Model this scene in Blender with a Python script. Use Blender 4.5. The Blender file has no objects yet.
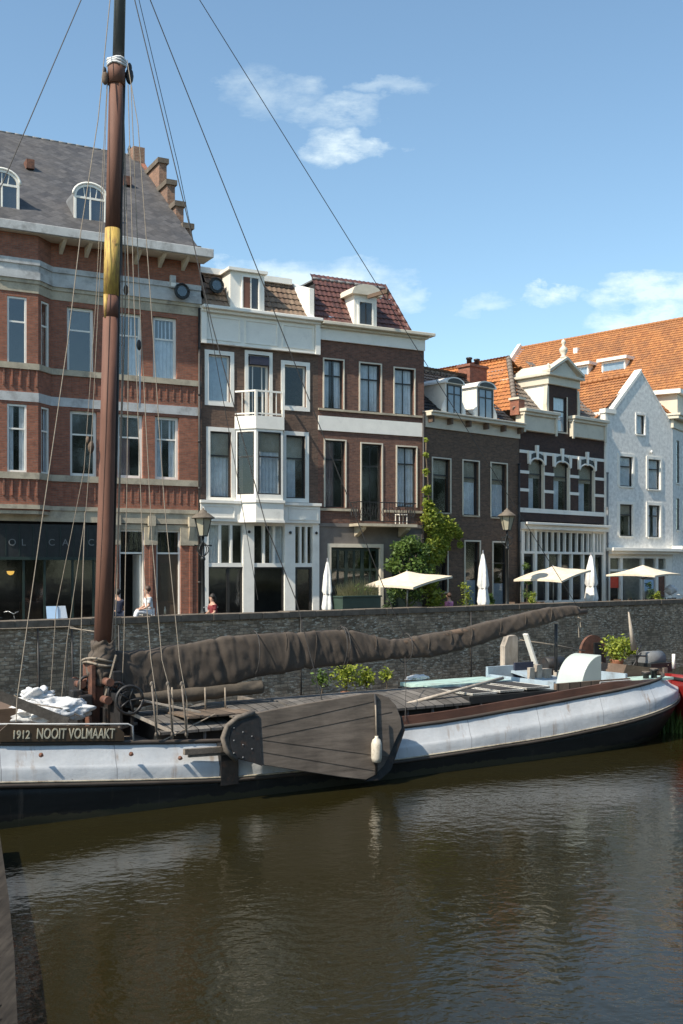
import bpy, bmesh, math, random
from mathutils import Vector, Matrix, noise
R = math.radians
random.seed(7)
F, CX, HY, CAMZ, STREET = 1100.0, 341.5, 570.0, 5.0, 2.6
scene = bpy.context.scene
col = scene.collection

# ------------------------------------------------------------ materials
def nt_new(name):
    m = bpy.data.materials.new(name); m.use_nodes = True
    nt = m.node_tree; nt.nodes.clear()
    out = nt.nodes.new('ShaderNodeOutputMaterial'); b = nt.nodes.new('ShaderNodeBsdfPrincipled')
    nt.links.new(b.outputs[0], out.inputs[0])
    return m, nt, b
def N(nt, t, **kw):
    n = nt.nodes.new(t)
    for k, v in kw.items(): setattr(n, k, v)
    return n
def col4(c): return (c[0], c[1], c[2], 1)
def mixc(nt, fac, a, b, mode='MIX'):
    n = N(nt, 'ShaderNodeMix', data_type='RGBA', blend_type=mode)
    for sock, v in ((n.inputs[0], fac), (n.inputs[6], a), (n.inputs[7], b)):
        if hasattr(v, 'links') or isinstance(v, bpy.types.NodeSocket): nt.links.new(v, sock)
        elif isinstance(v, (int, float)): sock.default_value = v
        else: sock.default_value = col4(v)
    return n.outputs[2]
def ramp(nt, src, a, b, ca=(0,0,0), cb=(1,1,1)):
    r = N(nt, 'ShaderNodeValToRGB'); r.color_ramp.elements[0].position = a; r.color_ramp.elements[1].position = b
    r.color_ramp.elements[0].color = col4(ca); r.color_ramp.elements[1].color = col4(cb)
    nt.links.new(src, r.inputs[0]); return r.outputs[0]
def nz(nt, vec, scale, detail=4, rough=.6):
    n = N(nt, 'ShaderNodeTexNoise'); n.inputs['Scale'].default_value = scale
    n.inputs['Detail'].default_value = detail; n.inputs['Roughness'].default_value = rough
    nt.links.new(vec, n.inputs['Vector']); return n.outputs['Fac']
def mapping(nt, src, sc=(1,1,1), rot=(0,0,0)):
    m = N(nt, 'ShaderNodeMapping'); m.inputs['Scale'].default_value = sc; m.inputs['Rotation'].default_value = rot
    nt.links.new(src, m.inputs[0]); return m.outputs[0]
def bump(nt, b, h, strength=.3, dist=.02):
    n = N(nt, 'ShaderNodeBump'); n.inputs['Strength'].default_value = strength; n.inputs['Distance'].default_value = dist
    nt.links.new(h, n.inputs['Height']); nt.links.new(n.outputs[0], b.inputs['Normal'])

def pm(name, c, rough=.65, var=.25, scale=2.5, bmp=.15, metal=0, dirt=None, dirt_lo=.5, dirt_hi=.7, stretch=(1,1,1), dscale=None):
    m, nt, b = nt_new(name)
    tc = N(nt, 'ShaderNodeTexCoord'); v = mapping(nt, tc.outputs['Object'], stretch)
    n1 = nz(nt, v, scale, 6, .65); n2 = nz(nt, v, scale*9, 3)
    lo = tuple(x*(1-var) for x in c); hi = tuple(min(1, x*(1+var)) for x in c)
    cc = ramp(nt, n1, .3, .7, lo, hi)
    f = ramp(nt, n2, .3, .7, (1-var*.5,)*3, (1,)*3)
    cc = mixc(nt, 1.0, cc, f, 'MULTIPLY')
    if dirt is not None:
        n3 = nz(nt, v, dscale or scale*.8, 8, .7)
        cc = mixc(nt, ramp(nt, n3, dirt_lo, dirt_hi), cc, dirt)
    nt.links.new(cc, b.inputs['Base Color'])
    b.inputs['Roughness'].default_value = rough; b.inputs['Metallic'].default_value = metal
    if bmp: bump(nt, b, n2, bmp, .01)
    return m

def brick_mat(name, c1, c2, mortar, bw=.22, bh=.065, ms=.008, bstr=.5, stain=(.05,.045,.04), stain_amt=.35, painted_sun_specks=None, bdist=.012):
    m, nt, b = nt_new(name)
    tc = N(nt, 'ShaderNodeTexCoord'); sp = N(nt, 'ShaderNodeSeparateXYZ'); nt.links.new(tc.outputs['Object'], sp.inputs[0])
    ad = N(nt, 'ShaderNodeMath', operation='ADD'); nt.links.new(sp.outputs[0], ad.inputs[0]); nt.links.new(sp.outputs[1], ad.inputs[1])
    cb = N(nt, 'ShaderNodeCombineXYZ'); nt.links.new(ad.outputs[0], cb.inputs[0]); nt.links.new(sp.outputs[2], cb.inputs[1])
    br = N(nt, 'ShaderNodeTexBrick'); nt.links.new(cb.outputs[0], br.inputs['Vector'])
    br.inputs['Scale'].default_value = 1; br.inputs['Brick Width'].default_value = bw; br.inputs['Row Height'].default_value = bh
    br.inputs['Mortar Size'].default_value = ms; br.inputs['Mortar Smooth'].default_value = .3; br.inputs['Bias'].default_value = 0
    br.inputs['Color1'].default_value = col4(c1); br.inputs['Color2'].default_value = col4(c2); br.inputs['Mortar'].default_value = col4(mortar)
    n1 = nz(nt, tc.outputs['Object'], .6, 8, .7)
    cc = mixc(nt, ramp(nt, n1, .45, .75, (0,0,0), (stain_amt,)*3), br.outputs['Color'], stain)
    nv = nz(nt, tc.outputs['Object'], 5, 5)
    cc = mixc(nt, 1.0, cc, ramp(nt, nv, .3, .7, (.75,)*3, (1.15,)*3), 'MULTIPLY')
    n2 = nz(nt, mapping(nt, tc.outputs['Object'], (.8,.8,3.0) if painted_sun_specks else (1,1,2.2)), 5.5 if painted_sun_specks else 9, 6, .7)
    if painted_sun_specks:
        na = nz(nt, tc.outputs['Object'], .9, 4)
        ls = N(nt, 'ShaderNodeMath', operation='MULTIPLY'); nt.links.new(ramp(nt, n2, .53, .59), ls.inputs[0]); nt.links.new(ramp(nt, na, .36, .56), ls.inputs[1])
        cc = mixc(nt, ls.outputs[0], cc, painted_sun_specks)  # sunlit specks on jutting bricks, painted into the base colour
    nt.links.new(cc, b.inputs['Base Color']); b.inputs['Roughness'].default_value = .85
    h = N(nt, 'ShaderNodeMath', operation='SUBTRACT'); nt.links.new(n2, h.inputs[0]); nt.links.new(br.outputs['Fac'], h.inputs[1])
    bump(nt, b, h.outputs[0], bstr, bdist)
    return m

def tile_mat(name, c1, c2, moss=(.08,.07,.05), moss_amt=.4, w=.22, hgt=.3, rough=.7, flat=False):
    m, nt, b = nt_new(name)
    uv = N(nt, 'ShaderNodeUVMap'); uv.uv_map = 'UVMap'
    br = N(nt, 'ShaderNodeTexBrick'); nt.links.new(mapping(nt, uv.outputs[0], (1,1,1), (0,0,R(45))) if flat else uv.outputs[0], br.inputs['Vector'])
    br.offset = 0.0
    br.inputs['Scale'].default_value = 1; br.inputs['Brick Width'].default_value = w; br.inputs['Row Height'].default_value = hgt
    br.inputs['Mortar Size'].default_value = .008 if flat else 0; br.inputs['Mortar Smooth'].default_value = .2
    br.inputs['Color1'].default_value = col4(c1); br.inputs['Color2'].default_value = col4(c2)
    br.inputs['Mortar'].default_value = col4(tuple(x*.35 for x in c1))
    n1 = nz(nt, uv.outputs[0], .5, 8, .7); n2 = nz(nt, uv.outputs[0], 6, 5)
    cc = mixc(nt, ramp(nt, n1, .42, .72, (0,0,0), (moss_amt,)*3), br.outputs['Color'], moss)
    cc = mixc(nt, 1.0, cc, ramp(nt, n2, .3, .7, (.7,)*3, (1.15,)*3), 'MULTIPLY')
    nt.links.new(cc, b.inputs['Base Color']); b.inputs['Roughness'].default_value = rough
    if flat: bump(nt, b, br.outputs['Color'], .8, .03)
    return m

def glass_mat(name, base=.03, tint=(.88,.91,.92)):
    m = bpy.data.materials.new(name); m.use_nodes = True; nt = m.node_tree; nt.nodes.clear()
    out = N(nt, 'ShaderNodeOutputMaterial'); tr = N(nt, 'ShaderNodeBsdfTransparent'); gl = N(nt, 'ShaderNodeBsdfGlossy')
    tr.inputs[0].default_value = col4(tint); gl.inputs['Roughness'].default_value = .07; gl.inputs[0].default_value = (.9,.95,1,1)
    lw = N(nt, 'ShaderNodeLayerWeight'); lw.inputs[0].default_value = .5; fr = N(nt, 'ShaderNodeMath', operation='POWER'); nt.links.new(lw.outputs['Facing'], fr.inputs[0]); fr.inputs[1].default_value = 3.5
    tc = N(nt, 'ShaderNodeTexCoord'); n = nz(nt, tc.outputs['Object'], 1.3, 2)
    bp = N(nt, 'ShaderNodeBump'); bp.inputs['Strength'].default_value = .06; bp.inputs['Distance'].default_value = .05
    nt.links.new(n, bp.inputs['Height']); nt.links.new(bp.outputs[0], gl.inputs['Normal'])
    ma = N(nt, 'ShaderNodeMath', operation='MULTIPLY_ADD'); nt.links.new(fr.outputs[0], ma.inputs[0]); ma.inputs[1].default_value = .9; ma.inputs[2].default_value = .06+base
    mx = N(nt, 'ShaderNodeMixShader'); nt.links.new(ma.outputs[0], mx.inputs[0]); nt.links.new(tr.outputs[0], mx.inputs[1]); nt.links.new(gl.outputs[0], mx.inputs[2])
    nt.links.new(mx.outputs[0], out.inputs[0]); return m

def leaf_mat(name, c1, c2):
    m, nt, b = nt_new(name)
    g = N(nt, 'ShaderNodeNewGeometry'); cc = ramp(nt, g.outputs['Random Per Island'], 0, 1, c1, c2)
    nt.links.new(cc, b.inputs['Base Color']); b.inputs['Roughness'].default_value = .55
    tl = N(nt, 'ShaderNodeBsdfTranslucent'); nt.links.new(cc, tl.inputs[0])
    mx = N(nt, 'ShaderNodeMixShader'); mx.inputs[0].default_value = .35
    nt.links.new(b.outputs[0], mx.inputs[1]); nt.links.new(tl.outputs[0], mx.inputs[2])
    nt.links.new(mx.outputs[0], nt.nodes['Material Output'].inputs[0]); return m

def fabric_mat(name, c, wr=.4, scale=5):
    m = pm(name, c, .85, .18, 3, 0)
    nt = m.node_tree; b = nt.nodes['Principled BSDF']; tc = nt.nodes['Texture Coordinate']
    n = nz(nt, tc.outputs['Object'], scale, 5, .6); bump(nt, b, n, wr, .05); return m

def wood_mat(name, c, c2, stretch=(.6,9,9), rough=.8, boards=None, axis=0):
    m, nt, b = nt_new(name)
    tc = N(nt, 'ShaderNodeTexCoord'); v = mapping(nt, tc.outputs['Object'], stretch)
    n1 = nz(nt, v, 2.2, 8, .7); n0 = nz(nt, tc.outputs['Object'], 1.1, 5)
    cc = ramp(nt, n1, .3, .7, c, c2)
    cc = mixc(nt, 1.0, cc, ramp(nt, n0, .3, .7, (.6,)*3, (1.2,)*3), 'MULTIPLY')
    h = n1
    if boards:
        sp = N(nt, 'ShaderNodeSeparateXYZ'); nt.links.new(tc.outputs['Object'], sp.inputs[0])
        ma = N(nt, 'ShaderNodeMath', operation='MULTIPLY'); nt.links.new(sp.outputs[axis], ma.inputs[0]); ma.inputs[1].default_value = 1/boards
        fr = N(nt, 'ShaderNodeMath', operation='FRACT'); nt.links.new(ma.outputs[0], fr.inputs[0])
        lt = N(nt, 'ShaderNodeMath', operation='LESS_THAN'); nt.links.new(fr.outputs[0], lt.inputs[0]); lt.inputs[1].default_value = .09
        cc = mixc(nt, lt.outputs[0], cc, tuple(x*.25 for x in c))
        fl = N(nt, 'ShaderNodeMath', operation='FLOOR'); nt.links.new(ma.outputs[0], fl.inputs[0])
        wn = N(nt, 'ShaderNodeTexWhiteNoise', noise_dimensions='1D'); nt.links.new(fl.outputs[0], wn.inputs['W'])
        cc = mixc(nt, 1.0, cc, ramp(nt, wn.outputs['Value'], 0, 1, (.7,)*3, (1.15,)*3), 'MULTIPLY')
    nt.links.new(cc, b.inputs['Base Color']); b.inputs['Roughness'].default_value = rough
    bump(nt, b, h, .35, .01); return m

M = dict(
 redbrick=brick_mat('red_brick', (.36,.125,.070), (.25,.085,.050), (.21,.15,.115), stain_amt=.25, bstr=.6),
 brownbrick=brick_mat('brown_brick', (.17,.098,.066), (.10,.06,.042), (.15,.11,.085), stain_amt=.3),
 reddishbrick=brick_mat('reddish_brown_brick', (.20,.088,.056), (.12,.054,.038), (.15,.11,.09), stain_amt=.3),
 darkbrick=brick_mat('dark_brick', (.16,.095,.060), (.09,.056,.038), (.14,.105,.078), stain_amt=.3),
 darkredbrick=brick_mat('dark_red_brick', (.08,.036,.026), (.05,.024,.02), (.05,.04,.035), stain_amt=.2),
 parapetbrick=brick_mat('pale_brown_brick', (.30,.16,.10), (.2,.11,.075), (.25,.2,.16)),
 quay=brick_mat('quay_brick', (.56,.40,.27), (.22,.155,.105), (.24,.18,.125), bw=.30, bh=.115, ms=.014, bstr=.6, stain=(.075,.055,.038), stain_amt=.6, painted_sun_specks=(.72,.63,.50), bdist=.05),
 coping=pm('coping_stone', (.155,.13,.105), .85, .35, 3, .5),
 stone=pm('cream_stone', (.45,.39,.29), .8, .2, 2, .2, dirt=(.22,.19,.15)),
 bluestone=pm('grey_white_stone', (.50,.50,.49), .75, .15, 2, .2, dirt=(.25,.24,.23)),
 plaster=pm('grey_plaster', (.17,.15,.135), .85, .2, 2, .2),
 white=pm('white_paint', (.82,.785,.71), .5, .06, 2, .06, dirt=(.55,.53,.48), dirt_lo=.58, dirt_hi=.85),
 cream=pm('cream_paint', (.62,.56,.45), .55, .08, 2, .08, dirt=(.38,.33,.26), dirt_lo=.55, dirt_hi=.85),
 whitewall=brick_mat('whitewashed_brick', (.82,.80,.75), (.79,.77,.72), (.75,.73,.69), bstr=.12, stain=(.56,.55,.52), stain_amt=.2),
 black=pm('black_paint', (.018,.02,.02), .45, .3, 4, .1),
 darkgreen=pm('dark_green_paint', (.02,.035,.03), .4, .2, 4, .05),
 darkframe=pm('dark_window_paint', (.03,.028,.026), .4, .2, 4, .05),
 slate=tile_mat('slate_roof', (.098,.094,.095), (.046,.045,.048), (.13,.11,.09), .35, .34, .34, .65, True),
 orange=tile_mat('orange_pantile', (.46,.19,.06), (.31,.115,.038), (.14,.075,.045), .65),
 orange2=tile_mat('bright_orange_pantile', (.52,.20,.055), (.38,.13,.038), (.2,.09,.05), .5),
 greytile=tile_mat('grey_brown_pantile', (.24,.19,.15), (.13,.105,.09), (.09,.08,.065), .4),
 tantile=tile_mat('tan_pantile', (.26,.18,.12), (.15,.095,.065), (.09,.07,.05), .4),
 darktile=tile_mat('black_pantile', (.035,.033,.032), (.022,.021,.021), (.05,.045,.04), .4, rough=.5),
 maroon=tile_mat('maroon_pantile', (.15,.062,.048), (.085,.038,.034), (.07,.05,.045), .4, rough=.5),
 lead=pm('lead_sheet', (.16,.165,.17), .6, .2, 3, .1),
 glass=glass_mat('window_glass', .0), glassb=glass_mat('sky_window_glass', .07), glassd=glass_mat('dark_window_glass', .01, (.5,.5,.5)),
 curtain=fabric_mat('white_curtain', (.62,.64,.66)), blind=fabric_mat('beige_blind', (.34,.29,.22), .1), drape=fabric_mat('patterned_drape', (.25,.17,.16), .5),
 greyblind=fabric_mat('blue_grey_blind', (.30,.36,.42), .1),
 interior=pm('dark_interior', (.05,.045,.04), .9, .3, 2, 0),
 paving=brick_mat('street_paving', (.30,.25,.20), (.22,.18,.15), (.07,.065,.06), bw=.2, bh=.1),
 hullblue=pm('pale_blue_hull_paint', (.57,.585,.60), .42, .10, 1.6, .12, dirt=(.30,.24,.19), dirt_lo=.60, dirt_hi=.80, stretch=(1,1,.5), dscale=2.2),
 hullblack=pm('black_hull_paint', (.016,.015,.014), .5, .5, 1.5, .2, dirt=(.075,.065,.055), dirt_lo=.6, dirt_hi=.85, stretch=(.4,1,1.6)),
 rubcream=pm('cream_strake_paint', (.42,.37,.28), .6, .25, 4, .2, dirt=(.12,.08,.05)),
 railbrown=wood_mat('brown_rail_wood', (.075,.035,.022), (.12,.055,.035), rough=.5),
 raildark=wood_mat('dark_rail_wood', (.05,.04,.033), (.09,.07,.055)),
 deck=wood_mat('weathered_deck', (.14,.11,.085), (.24,.19,.15)),
 sashdark=pm('dark_olive_sheet', (.07,.07,.06), .6, .3, 4, 0), hatch=wood_mat('grey_hatch_board', (.115,.105,.095), (.20,.185,.17), stretch=(9,.6,9), boards=.3),
 hatch2=wood_mat('worn_brown_hatch_board', (.12,.09,.065), (.22,.16,.115), stretch=(9,.6,9), boards=.42),
 leeboard=wood_mat('grey_leeboard_wood', (.085,.068,.054), (.19,.155,.125), stretch=(.5,9,5)),
 oldwood=wood_mat('weathered_timber', (.10,.085,.07), (.24,.2,.16), stretch=(6,.6,6)),
 palewood=wood_mat('pale_weathered_wood', (.34,.28,.22), (.55,.48,.40), stretch=(5,5,.6)),
 brownwood=wood_mat('brown_timber', (.10,.065,.042), (.17,.115,.08)),
 mast=pm('varnished_mast', (.155,.070,.046), .75, .25, 1.5, .1, stretch=(6,6,.5)),
 mastyellow=pm('worn_yellow_paint', (.50,.34,.08), .7, .2, 4, .1, dirt=(.22,.12,.05), dirt_lo=.48, dirt_hi=.60, stretch=(8,8,.9), dscale=3),
 topmast=pm('dark_grey_green_paint', (.085,.092,.09), .4, .15, 3, .05),
 rust=pm('rusty_iron', (.15,.065,.04), .75, .45, 5, .4, dirt=(.06,.035,.03)),
 iron=pm('black_iron', (.025,.024,.024), .5, .4, 6, .3, dirt=(.08,.045,.03), dirt_lo=.55, dirt_hi=.8),
 sail=fabric_mat('brown_sail_canvas', (.080,.062,.048), .12, 9.0), awning=fabric_mat('olive_canvas', (.085,.068,.05), .5, 4),
 rope=pm('pale_rope', (.27,.225,.175), .8, .25, 20, .3), ropedark=pm('tarred_rope', (.05,.045,.042), .7, .3, 20, .3),
 tarp=fabric_mat('white_tarpaulin', (.66,.66,.66), .6, 7),
 umb=fabric_mat('cream_parasol_canvas', (.70,.60,.46), .15, 3), umbw=fabric_mat('white_parasol_canvas', (.80,.78,.74), .3, 6),
 mint=pm('mint_paint', (.42,.58,.52), .5, .12, 2, .1, dirt=(.3,.33,.3)), bluegrey=pm('blue_grey_paint', (.36,.44,.50), .5, .12, 2, .1, dirt=(.2,.22,.23)),
 whiteplastic=pm('white_gelcoat', (.44,.49,.46), .5, .05, 2, .03), solar=pm('solar_panel_glass', (.045,.04,.036), .6, .2, 3, 0),
 blackdeck=pm('black_tar', (.02,.02,.02), .6, .3, 3, .1),
 red=pm('red_boat_paint', (.20,.012,.010), .35, .2, 2, .1), planter=pm('green_planter_paint', (.035,.06,.045), .5, .15, 3, .05),
 jetty=wood_mat('dark_jetty_timber', (.018,.015,.012), (.05,.042,.034), stretch=(6,.6,6)), leafg=leaf_mat('green_leaf', (.05,.10,.02), (.16,.24,.05)), leafy=leaf_mat('yellow_green_leaf', (.15,.22,.022), (.42,.45,.07)), leafd=leaf_mat('dark_green_leaf', (.025,.06,.02), (.08,.13,.04)),
 dry=leaf_mat('dry_grass', (.2,.2,.08), (.42,.36,.2)), bark=pm('bark', (.12,.09,.06), .9, .3, 6, .5),
 skin=pm('skin', (.52,.30,.21), .55, .06, 6, 0), shirtw=fabric_mat('white_shirt', (.72,.72,.72), .3, 14), shirtr=fabric_mat('dark_red_shirt', (.22,.03,.035), .3, 14), shirtp=fabric_mat('pink_shirt', (.62,.22,.36), .3, 14),
 shirtn=fabric_mat('navy_shirt', (.03,.035,.06), .3, 14), trousers=fabric_mat('pale_trousers', (.5,.52,.56), .3, 14), jeans=fabric_mat('dark_jeans', (.05,.06,.09), .3, 14), hair=pm('brown_hair', (.07,.035,.02), .6, .3, 30, .4), hairb=pm('dark_hair', (.02,.014,.01), .6, .3, 30, .4),
 letters=pm('cream_lettering', (.62,.56,.42), .6, .15, 8, .1), signbrown=pm('brown_sign_board', (.085,.055,.032), .55, .2, 3, .1), lettersgrey=pm('grey_lettering', (.16,.17,.17), .5, .1, 8, 0),
 orangesign=pm('red_orange_poster', (.75,.07,.03), .5, .1, 3, 0), paper=pm('menu_paper', (.75,.80,.85), .6, .05, 5, 0), bluepaper=pm('pale_blue_paper', (.35,.50,.68), .6, .05, 5, 0),
 lampglass=pm('frosted_lamp_glass', (.42,.38,.28), .3, .05, 3, 0), chrome=pm('grey_metal', (.35,.35,.35), .35, .1, 5, 0, metal=.8), rubber=pm('rubber', (.02,.02,.02), .8, .2, 5, .1),
 terracotta=pm('terracotta', (.35,.15,.08), .8, .2, 5, .1), ivory=pm('ivory_fender', (.60,.54,.45), .5, .15, 6, .2, dirt=(.3,.26,.2)),
)
mm, nt, b = nt_new('lit_lamp_bulb'); b.inputs['Base Color'].default_value = (.8,.5,.1,1); b.inputs['Emission Color'].default_value = (1,.6,.12,1); b.inputs['Emission Strength'].default_value = 1.2; M['bulb'] = mm

for k_ in ('jetty','hatch','quay','coping'): M[k_].node_tree.nodes['Principled BSDF'].inputs['Specular IOR Level'].default_value = .15
# ------------------------------------------------------------ mesh helpers
SPLIT = {'gable_coping','winch_housing','brick_rib','eaves_bracket','cornice_bracket','keystone','corbel','deck_box','loose_board','loose_plank','rusty_drum','deadeye','string_course','sill_band','wall_chain','coaming_stay','awning_tie','sail_tie','hawse_fitting','wall_lamp','dormer_scroll','gable_scroll','winch_stand','bolt','plank_seam','pilaster_strip','band_panel','coping','roof_side','white_band','shop_cornice_x'}
class MB:
    def __init__(s): s.bm = bmesh.new()
    def face(s, pts):
        return s.bm.faces.new([s.bm.verts.new(p) for p in pts])
    def hexa(s, p):
        v = [s.bm.verts.new(q) for q in p]
        for f in ((0,3,2,1),(4,5,6,7),(0,1,5,4),(1,2,6,5),(2,3,7,6),(3,0,4,7)): s.bm.faces.new([v[i] for i in f])
        return s
    def box(s, x0, x1, y0, y1, z0, z1):
        return s.hexa([(x0,y0,z0),(x1,y0,z0),(x1,y1,z0),(x0,y1,z0),(x0,y0,z1),(x1,y0,z1),(x1,y1,z1),(x0,y1,z1)])
    def beam(s, a, b, w, h, up=(0,0,1)):
        a, b = Vector(a), Vector(b); d = (b-a).normalized(); up = Vector(up)
        if abs(d.dot(up)) > .98: up = Vector((0,1,0))
        x = d.cross(up).normalized(); z = x.cross(d)
        P = []
        for q in (a, b):
            P += [q - x*w/2 - z*h/2, q + x*w/2 - z*h/2, q + x*w/2 + z*h/2, q - x*w/2 + z*h/2]
        return s.hexa(P)
    def prism(s, pts, vec):
        vec = Vector(vec); a = [s.bm.verts.new(p) for p in pts]; b = [s.bm.verts.new(Vector(p)+vec) for p in pts]
        n = len(pts); s.bm.faces.new(a[::-1]); s.bm.faces.new(b)
        for i in range(n): s.bm.faces.new((a[i], a[(i+1)%n], b[(i+1)%n], b[i]))
        return s
    def tube(s, pts, r, seg=8, cap=True):
        pts = [Vector(p) for p in pts]; n = len(pts)
        rs = r if isinstance(r, (list, tuple)) else [r]*n
        rings = []; prev = None
        for i, p in enumerate(pts):
            d = (pts[min(i+1, n-1)] - pts[max(i-1, 0)]).normalized()
            if prev is None:
                u = Vector((0,0,1)) if abs(d.z) < .9 else Vector((1,0,0)); x = d.cross(u).normalized()
            else: x = (prev - d*prev.dot(d)).normalized()
            prev = x; y = d.cross(x)
            rings.append([s.bm.verts.new(p + (x*math.cos(2*math.pi*k/seg) + y*math.sin(2*math.pi*k/seg))*rs[i]) for k in range(seg)])
        for a, b in zip(rings, rings[1:]):
            for k in range(seg):
                f = s.bm.faces.new((a[k], a[(k+1)%seg], b[(k+1)%seg], b[k])); f.smooth = seg > 5
        if cap: s.bm.faces.new(rings[0][::-1]); s.bm.faces.new(rings[-1])
        return s
    def lathe(s, prof, c=(0,0,0), seg=16):
        rings = [[s.bm.verts.new((c[0]+r*math.cos(2*math.pi*k/seg), c[1]+r*math.sin(2*math.pi*k/seg), c[2]+z)) for k in range(seg)] for r, z in prof]
        for a, b in zip(rings, rings[1:]):
            for k in range(seg):
                f = s.bm.faces.new((a[k], a[(k+1)%seg], b[(k+1)%seg], b[k])); f.smooth = True
        s.bm.faces.new(rings[0][::-1]); s.bm.faces.new(rings[-1]); return s
    def blob(s, c, r, sub=2, jit=0, scl=(1,1,1)):
        v = bmesh.ops.create_icosphere(s.bm, subdivisions=sub, radius=1)['verts']
        for q in v:
            k = 1 + jit*noise.noise(q.co*2.3 + Vector(c)*3)
            q.co = Vector((q.co.x*r*scl[0]*k + c[0], q.co.y*r*scl[1]*k + c[1], q.co.z*r*scl[2]*k + c[2]))
            for f in q.link_faces: f.smooth = True
        return s
    def leaves(s, c, rad, n, size, scl=(1,1,1), shell=.45, flat=0):
        c = Vector(c)
        for _ in range(n):
            d = Vector((random.gauss(0,1), random.gauss(0,1), random.gauss(0,1))).normalized()
            rr = rad*(shell + (1-shell)*random.random())
            p = c + Vector((d.x*rr*scl[0], d.y*rr*scl[1], d.z*rr*scl[2]))
            a = Vector((random.gauss(0,1), random.gauss(0,1), random.gauss(0,.6))).normalized(); b_ = a.cross(Vector((random.gauss(0,1), random.gauss(0,1), random.gauss(0,1)))).normalized()
            k = size*random.uniform(.6, 1.3)
            s.face([p - a*k, p - b_*k*.55, p + a*k, p + b_*k*.55])
        return s
    def mesh(s, name):
        me = bpy.data.meshes.new(name)
        s.bm.normal_update(); s.bm.to_mesh(me); s.bm.free(); return me
    def build(s, name, mat, parent=None, recalc=False, bevel=0):
        if name in SPLIT and parent is not None:
            seen = set(); isl = []
            for v in s.bm.verts:
                if v in seen: continue
                st = [v]; seen.add(v); g = []
                while st:
                    q = st.pop(); g.append(q)
                    for e in q.link_edges:
                        o = e.other_vert(q)
                        if o not in seen: seen.add(o); st.append(o)
                isl.append(g)
            if len(isl) > 1:
                outs = []
                for g in isl:
                    m2 = MB(); mp = {v: m2.bm.verts.new(v.co) for v in g}
                    for f in {f for v in g for f in v.link_faces}: nf = m2.bm.faces.new([mp[v] for v in f.verts]); nf.smooth = f.smooth
                    outs.append(m2._build(name, mat, parent, recalc, bevel))
                return outs[0]
        return s._build(name, mat, parent, recalc, bevel)
    def _build(s, name, mat, parent=None, recalc=False, bevel=0):
        if recalc: bmesh.ops.recalc_face_normals(s.bm, faces=s.bm.faces)
        if not isinstance(mat, (list, tuple)) and mat.name.endswith('window_glass') and len(s.bm.faces) == 6:
            s.bm.normal_update(); fs = sorted(s.bm.faces, key=lambda f: f.normal.y); bmesh.ops.delete(s.bm, geom=fs[1:], context='FACES')
        me = s.mesh(name); o = bpy.data.objects.new(name, me); col.objects.link(o)
        for q in (mat if isinstance(mat, (list, tuple)) else [mat]): me.materials.append(q)
        if parent: o.parent = parent
        if bevel:
            md = o.modifiers.new('bevel', 'BEVEL'); md.width = bevel; md.segments = 2; md.limit_method = 'ANGLE'
        return o
def tag(o, label=None, cat=None, group=None, kind=None):
    if label: o['label'] = label
    if cat: o['category'] = cat
    if group: o['group'] = group
    if kind: o['kind'] = kind
    return o
def empty(name, loc=(0,0,0), rz=0, label=None, cat=None, group=None):
    o = bpy.data.objects.new(name, None); col.objects.link(o); o.location = loc; o.rotation_euler = (0,0,rz); o.empty_display_size = .2
    return tag(o, label, cat, group)
def copy_tree(o, parent=None):
    c = o.copy(); col.objects.link(c)
    if parent: c.parent = parent
    for ch in list(o.children): copy_tree(ch, c)
    return c
def text_mesh(name, s, size, mat, parent, loc, rot, extrude=.008, bold=.0, sx=1):
    cu = bpy.data.curves.new(name, 'FONT'); cu.body = s; cu.size = size; cu.extrude = extrude; cu.offset = bold
    t = bpy.data.objects.new('tmp', cu); col.objects.link(t)
    dg = bpy.context.evaluated_depsgraph_get(); me = bpy.data.meshes.new_from_object(t.evaluated_get(dg))
    bpy.data.objects.remove(t); me.materials.clear(); me.materials.append(mat)
    o = bpy.data.objects.new(name, me); col.objects.link(o); o.parent = parent; o.location = loc; o.rotation_euler = rot; o.scale = (sx, 1, 1)
    return o

class Fac:
    """vertical plane with its vanishing point xv, scale s px/m at pixel x0; local x along it, y inward, z up from base"""
    def __init__(f, x0, s, xv, base=STREET):
        f.P = Vector(((x0-CX)/s, F/s)); d = Vector((xv-CX, F)).normalized(); f.d = d; f.n = Vector((-d.y, d.x)); f.base = base
        f.ang = math.atan2(d.y, d.x)
    def uz(f, px, py=HY, off=0):
        Q = f.P + f.n*off; k = (px-CX)/F
        u = (k*Q.y - Q.x)/(f.d.x - k*f.d.y); Y = Q.y + u*f.d.y
        return u, CAMZ - (py-HY)*Y/F - f.base
    def u(f, px, off=0): return f.uz(px, HY, off)[0]
    def z(f, px, py, off=0): return f.uz(px, py, off)[1]
    def p(f, px, py, off=0):
        u, z = f.uz(px, py, off); return Vector((u, off, z))
    def world(f, u, off, z=0):
        q = f.P + f.d*u + f.n*off; return Vector((q.x, q.y, f.base+z))
    def scale(f, px): Q = f.P + f.d*f.u(px); return F/Q.y

def ground_at(px, Y): return ((px-CX)*Y/F, Y)

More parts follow.
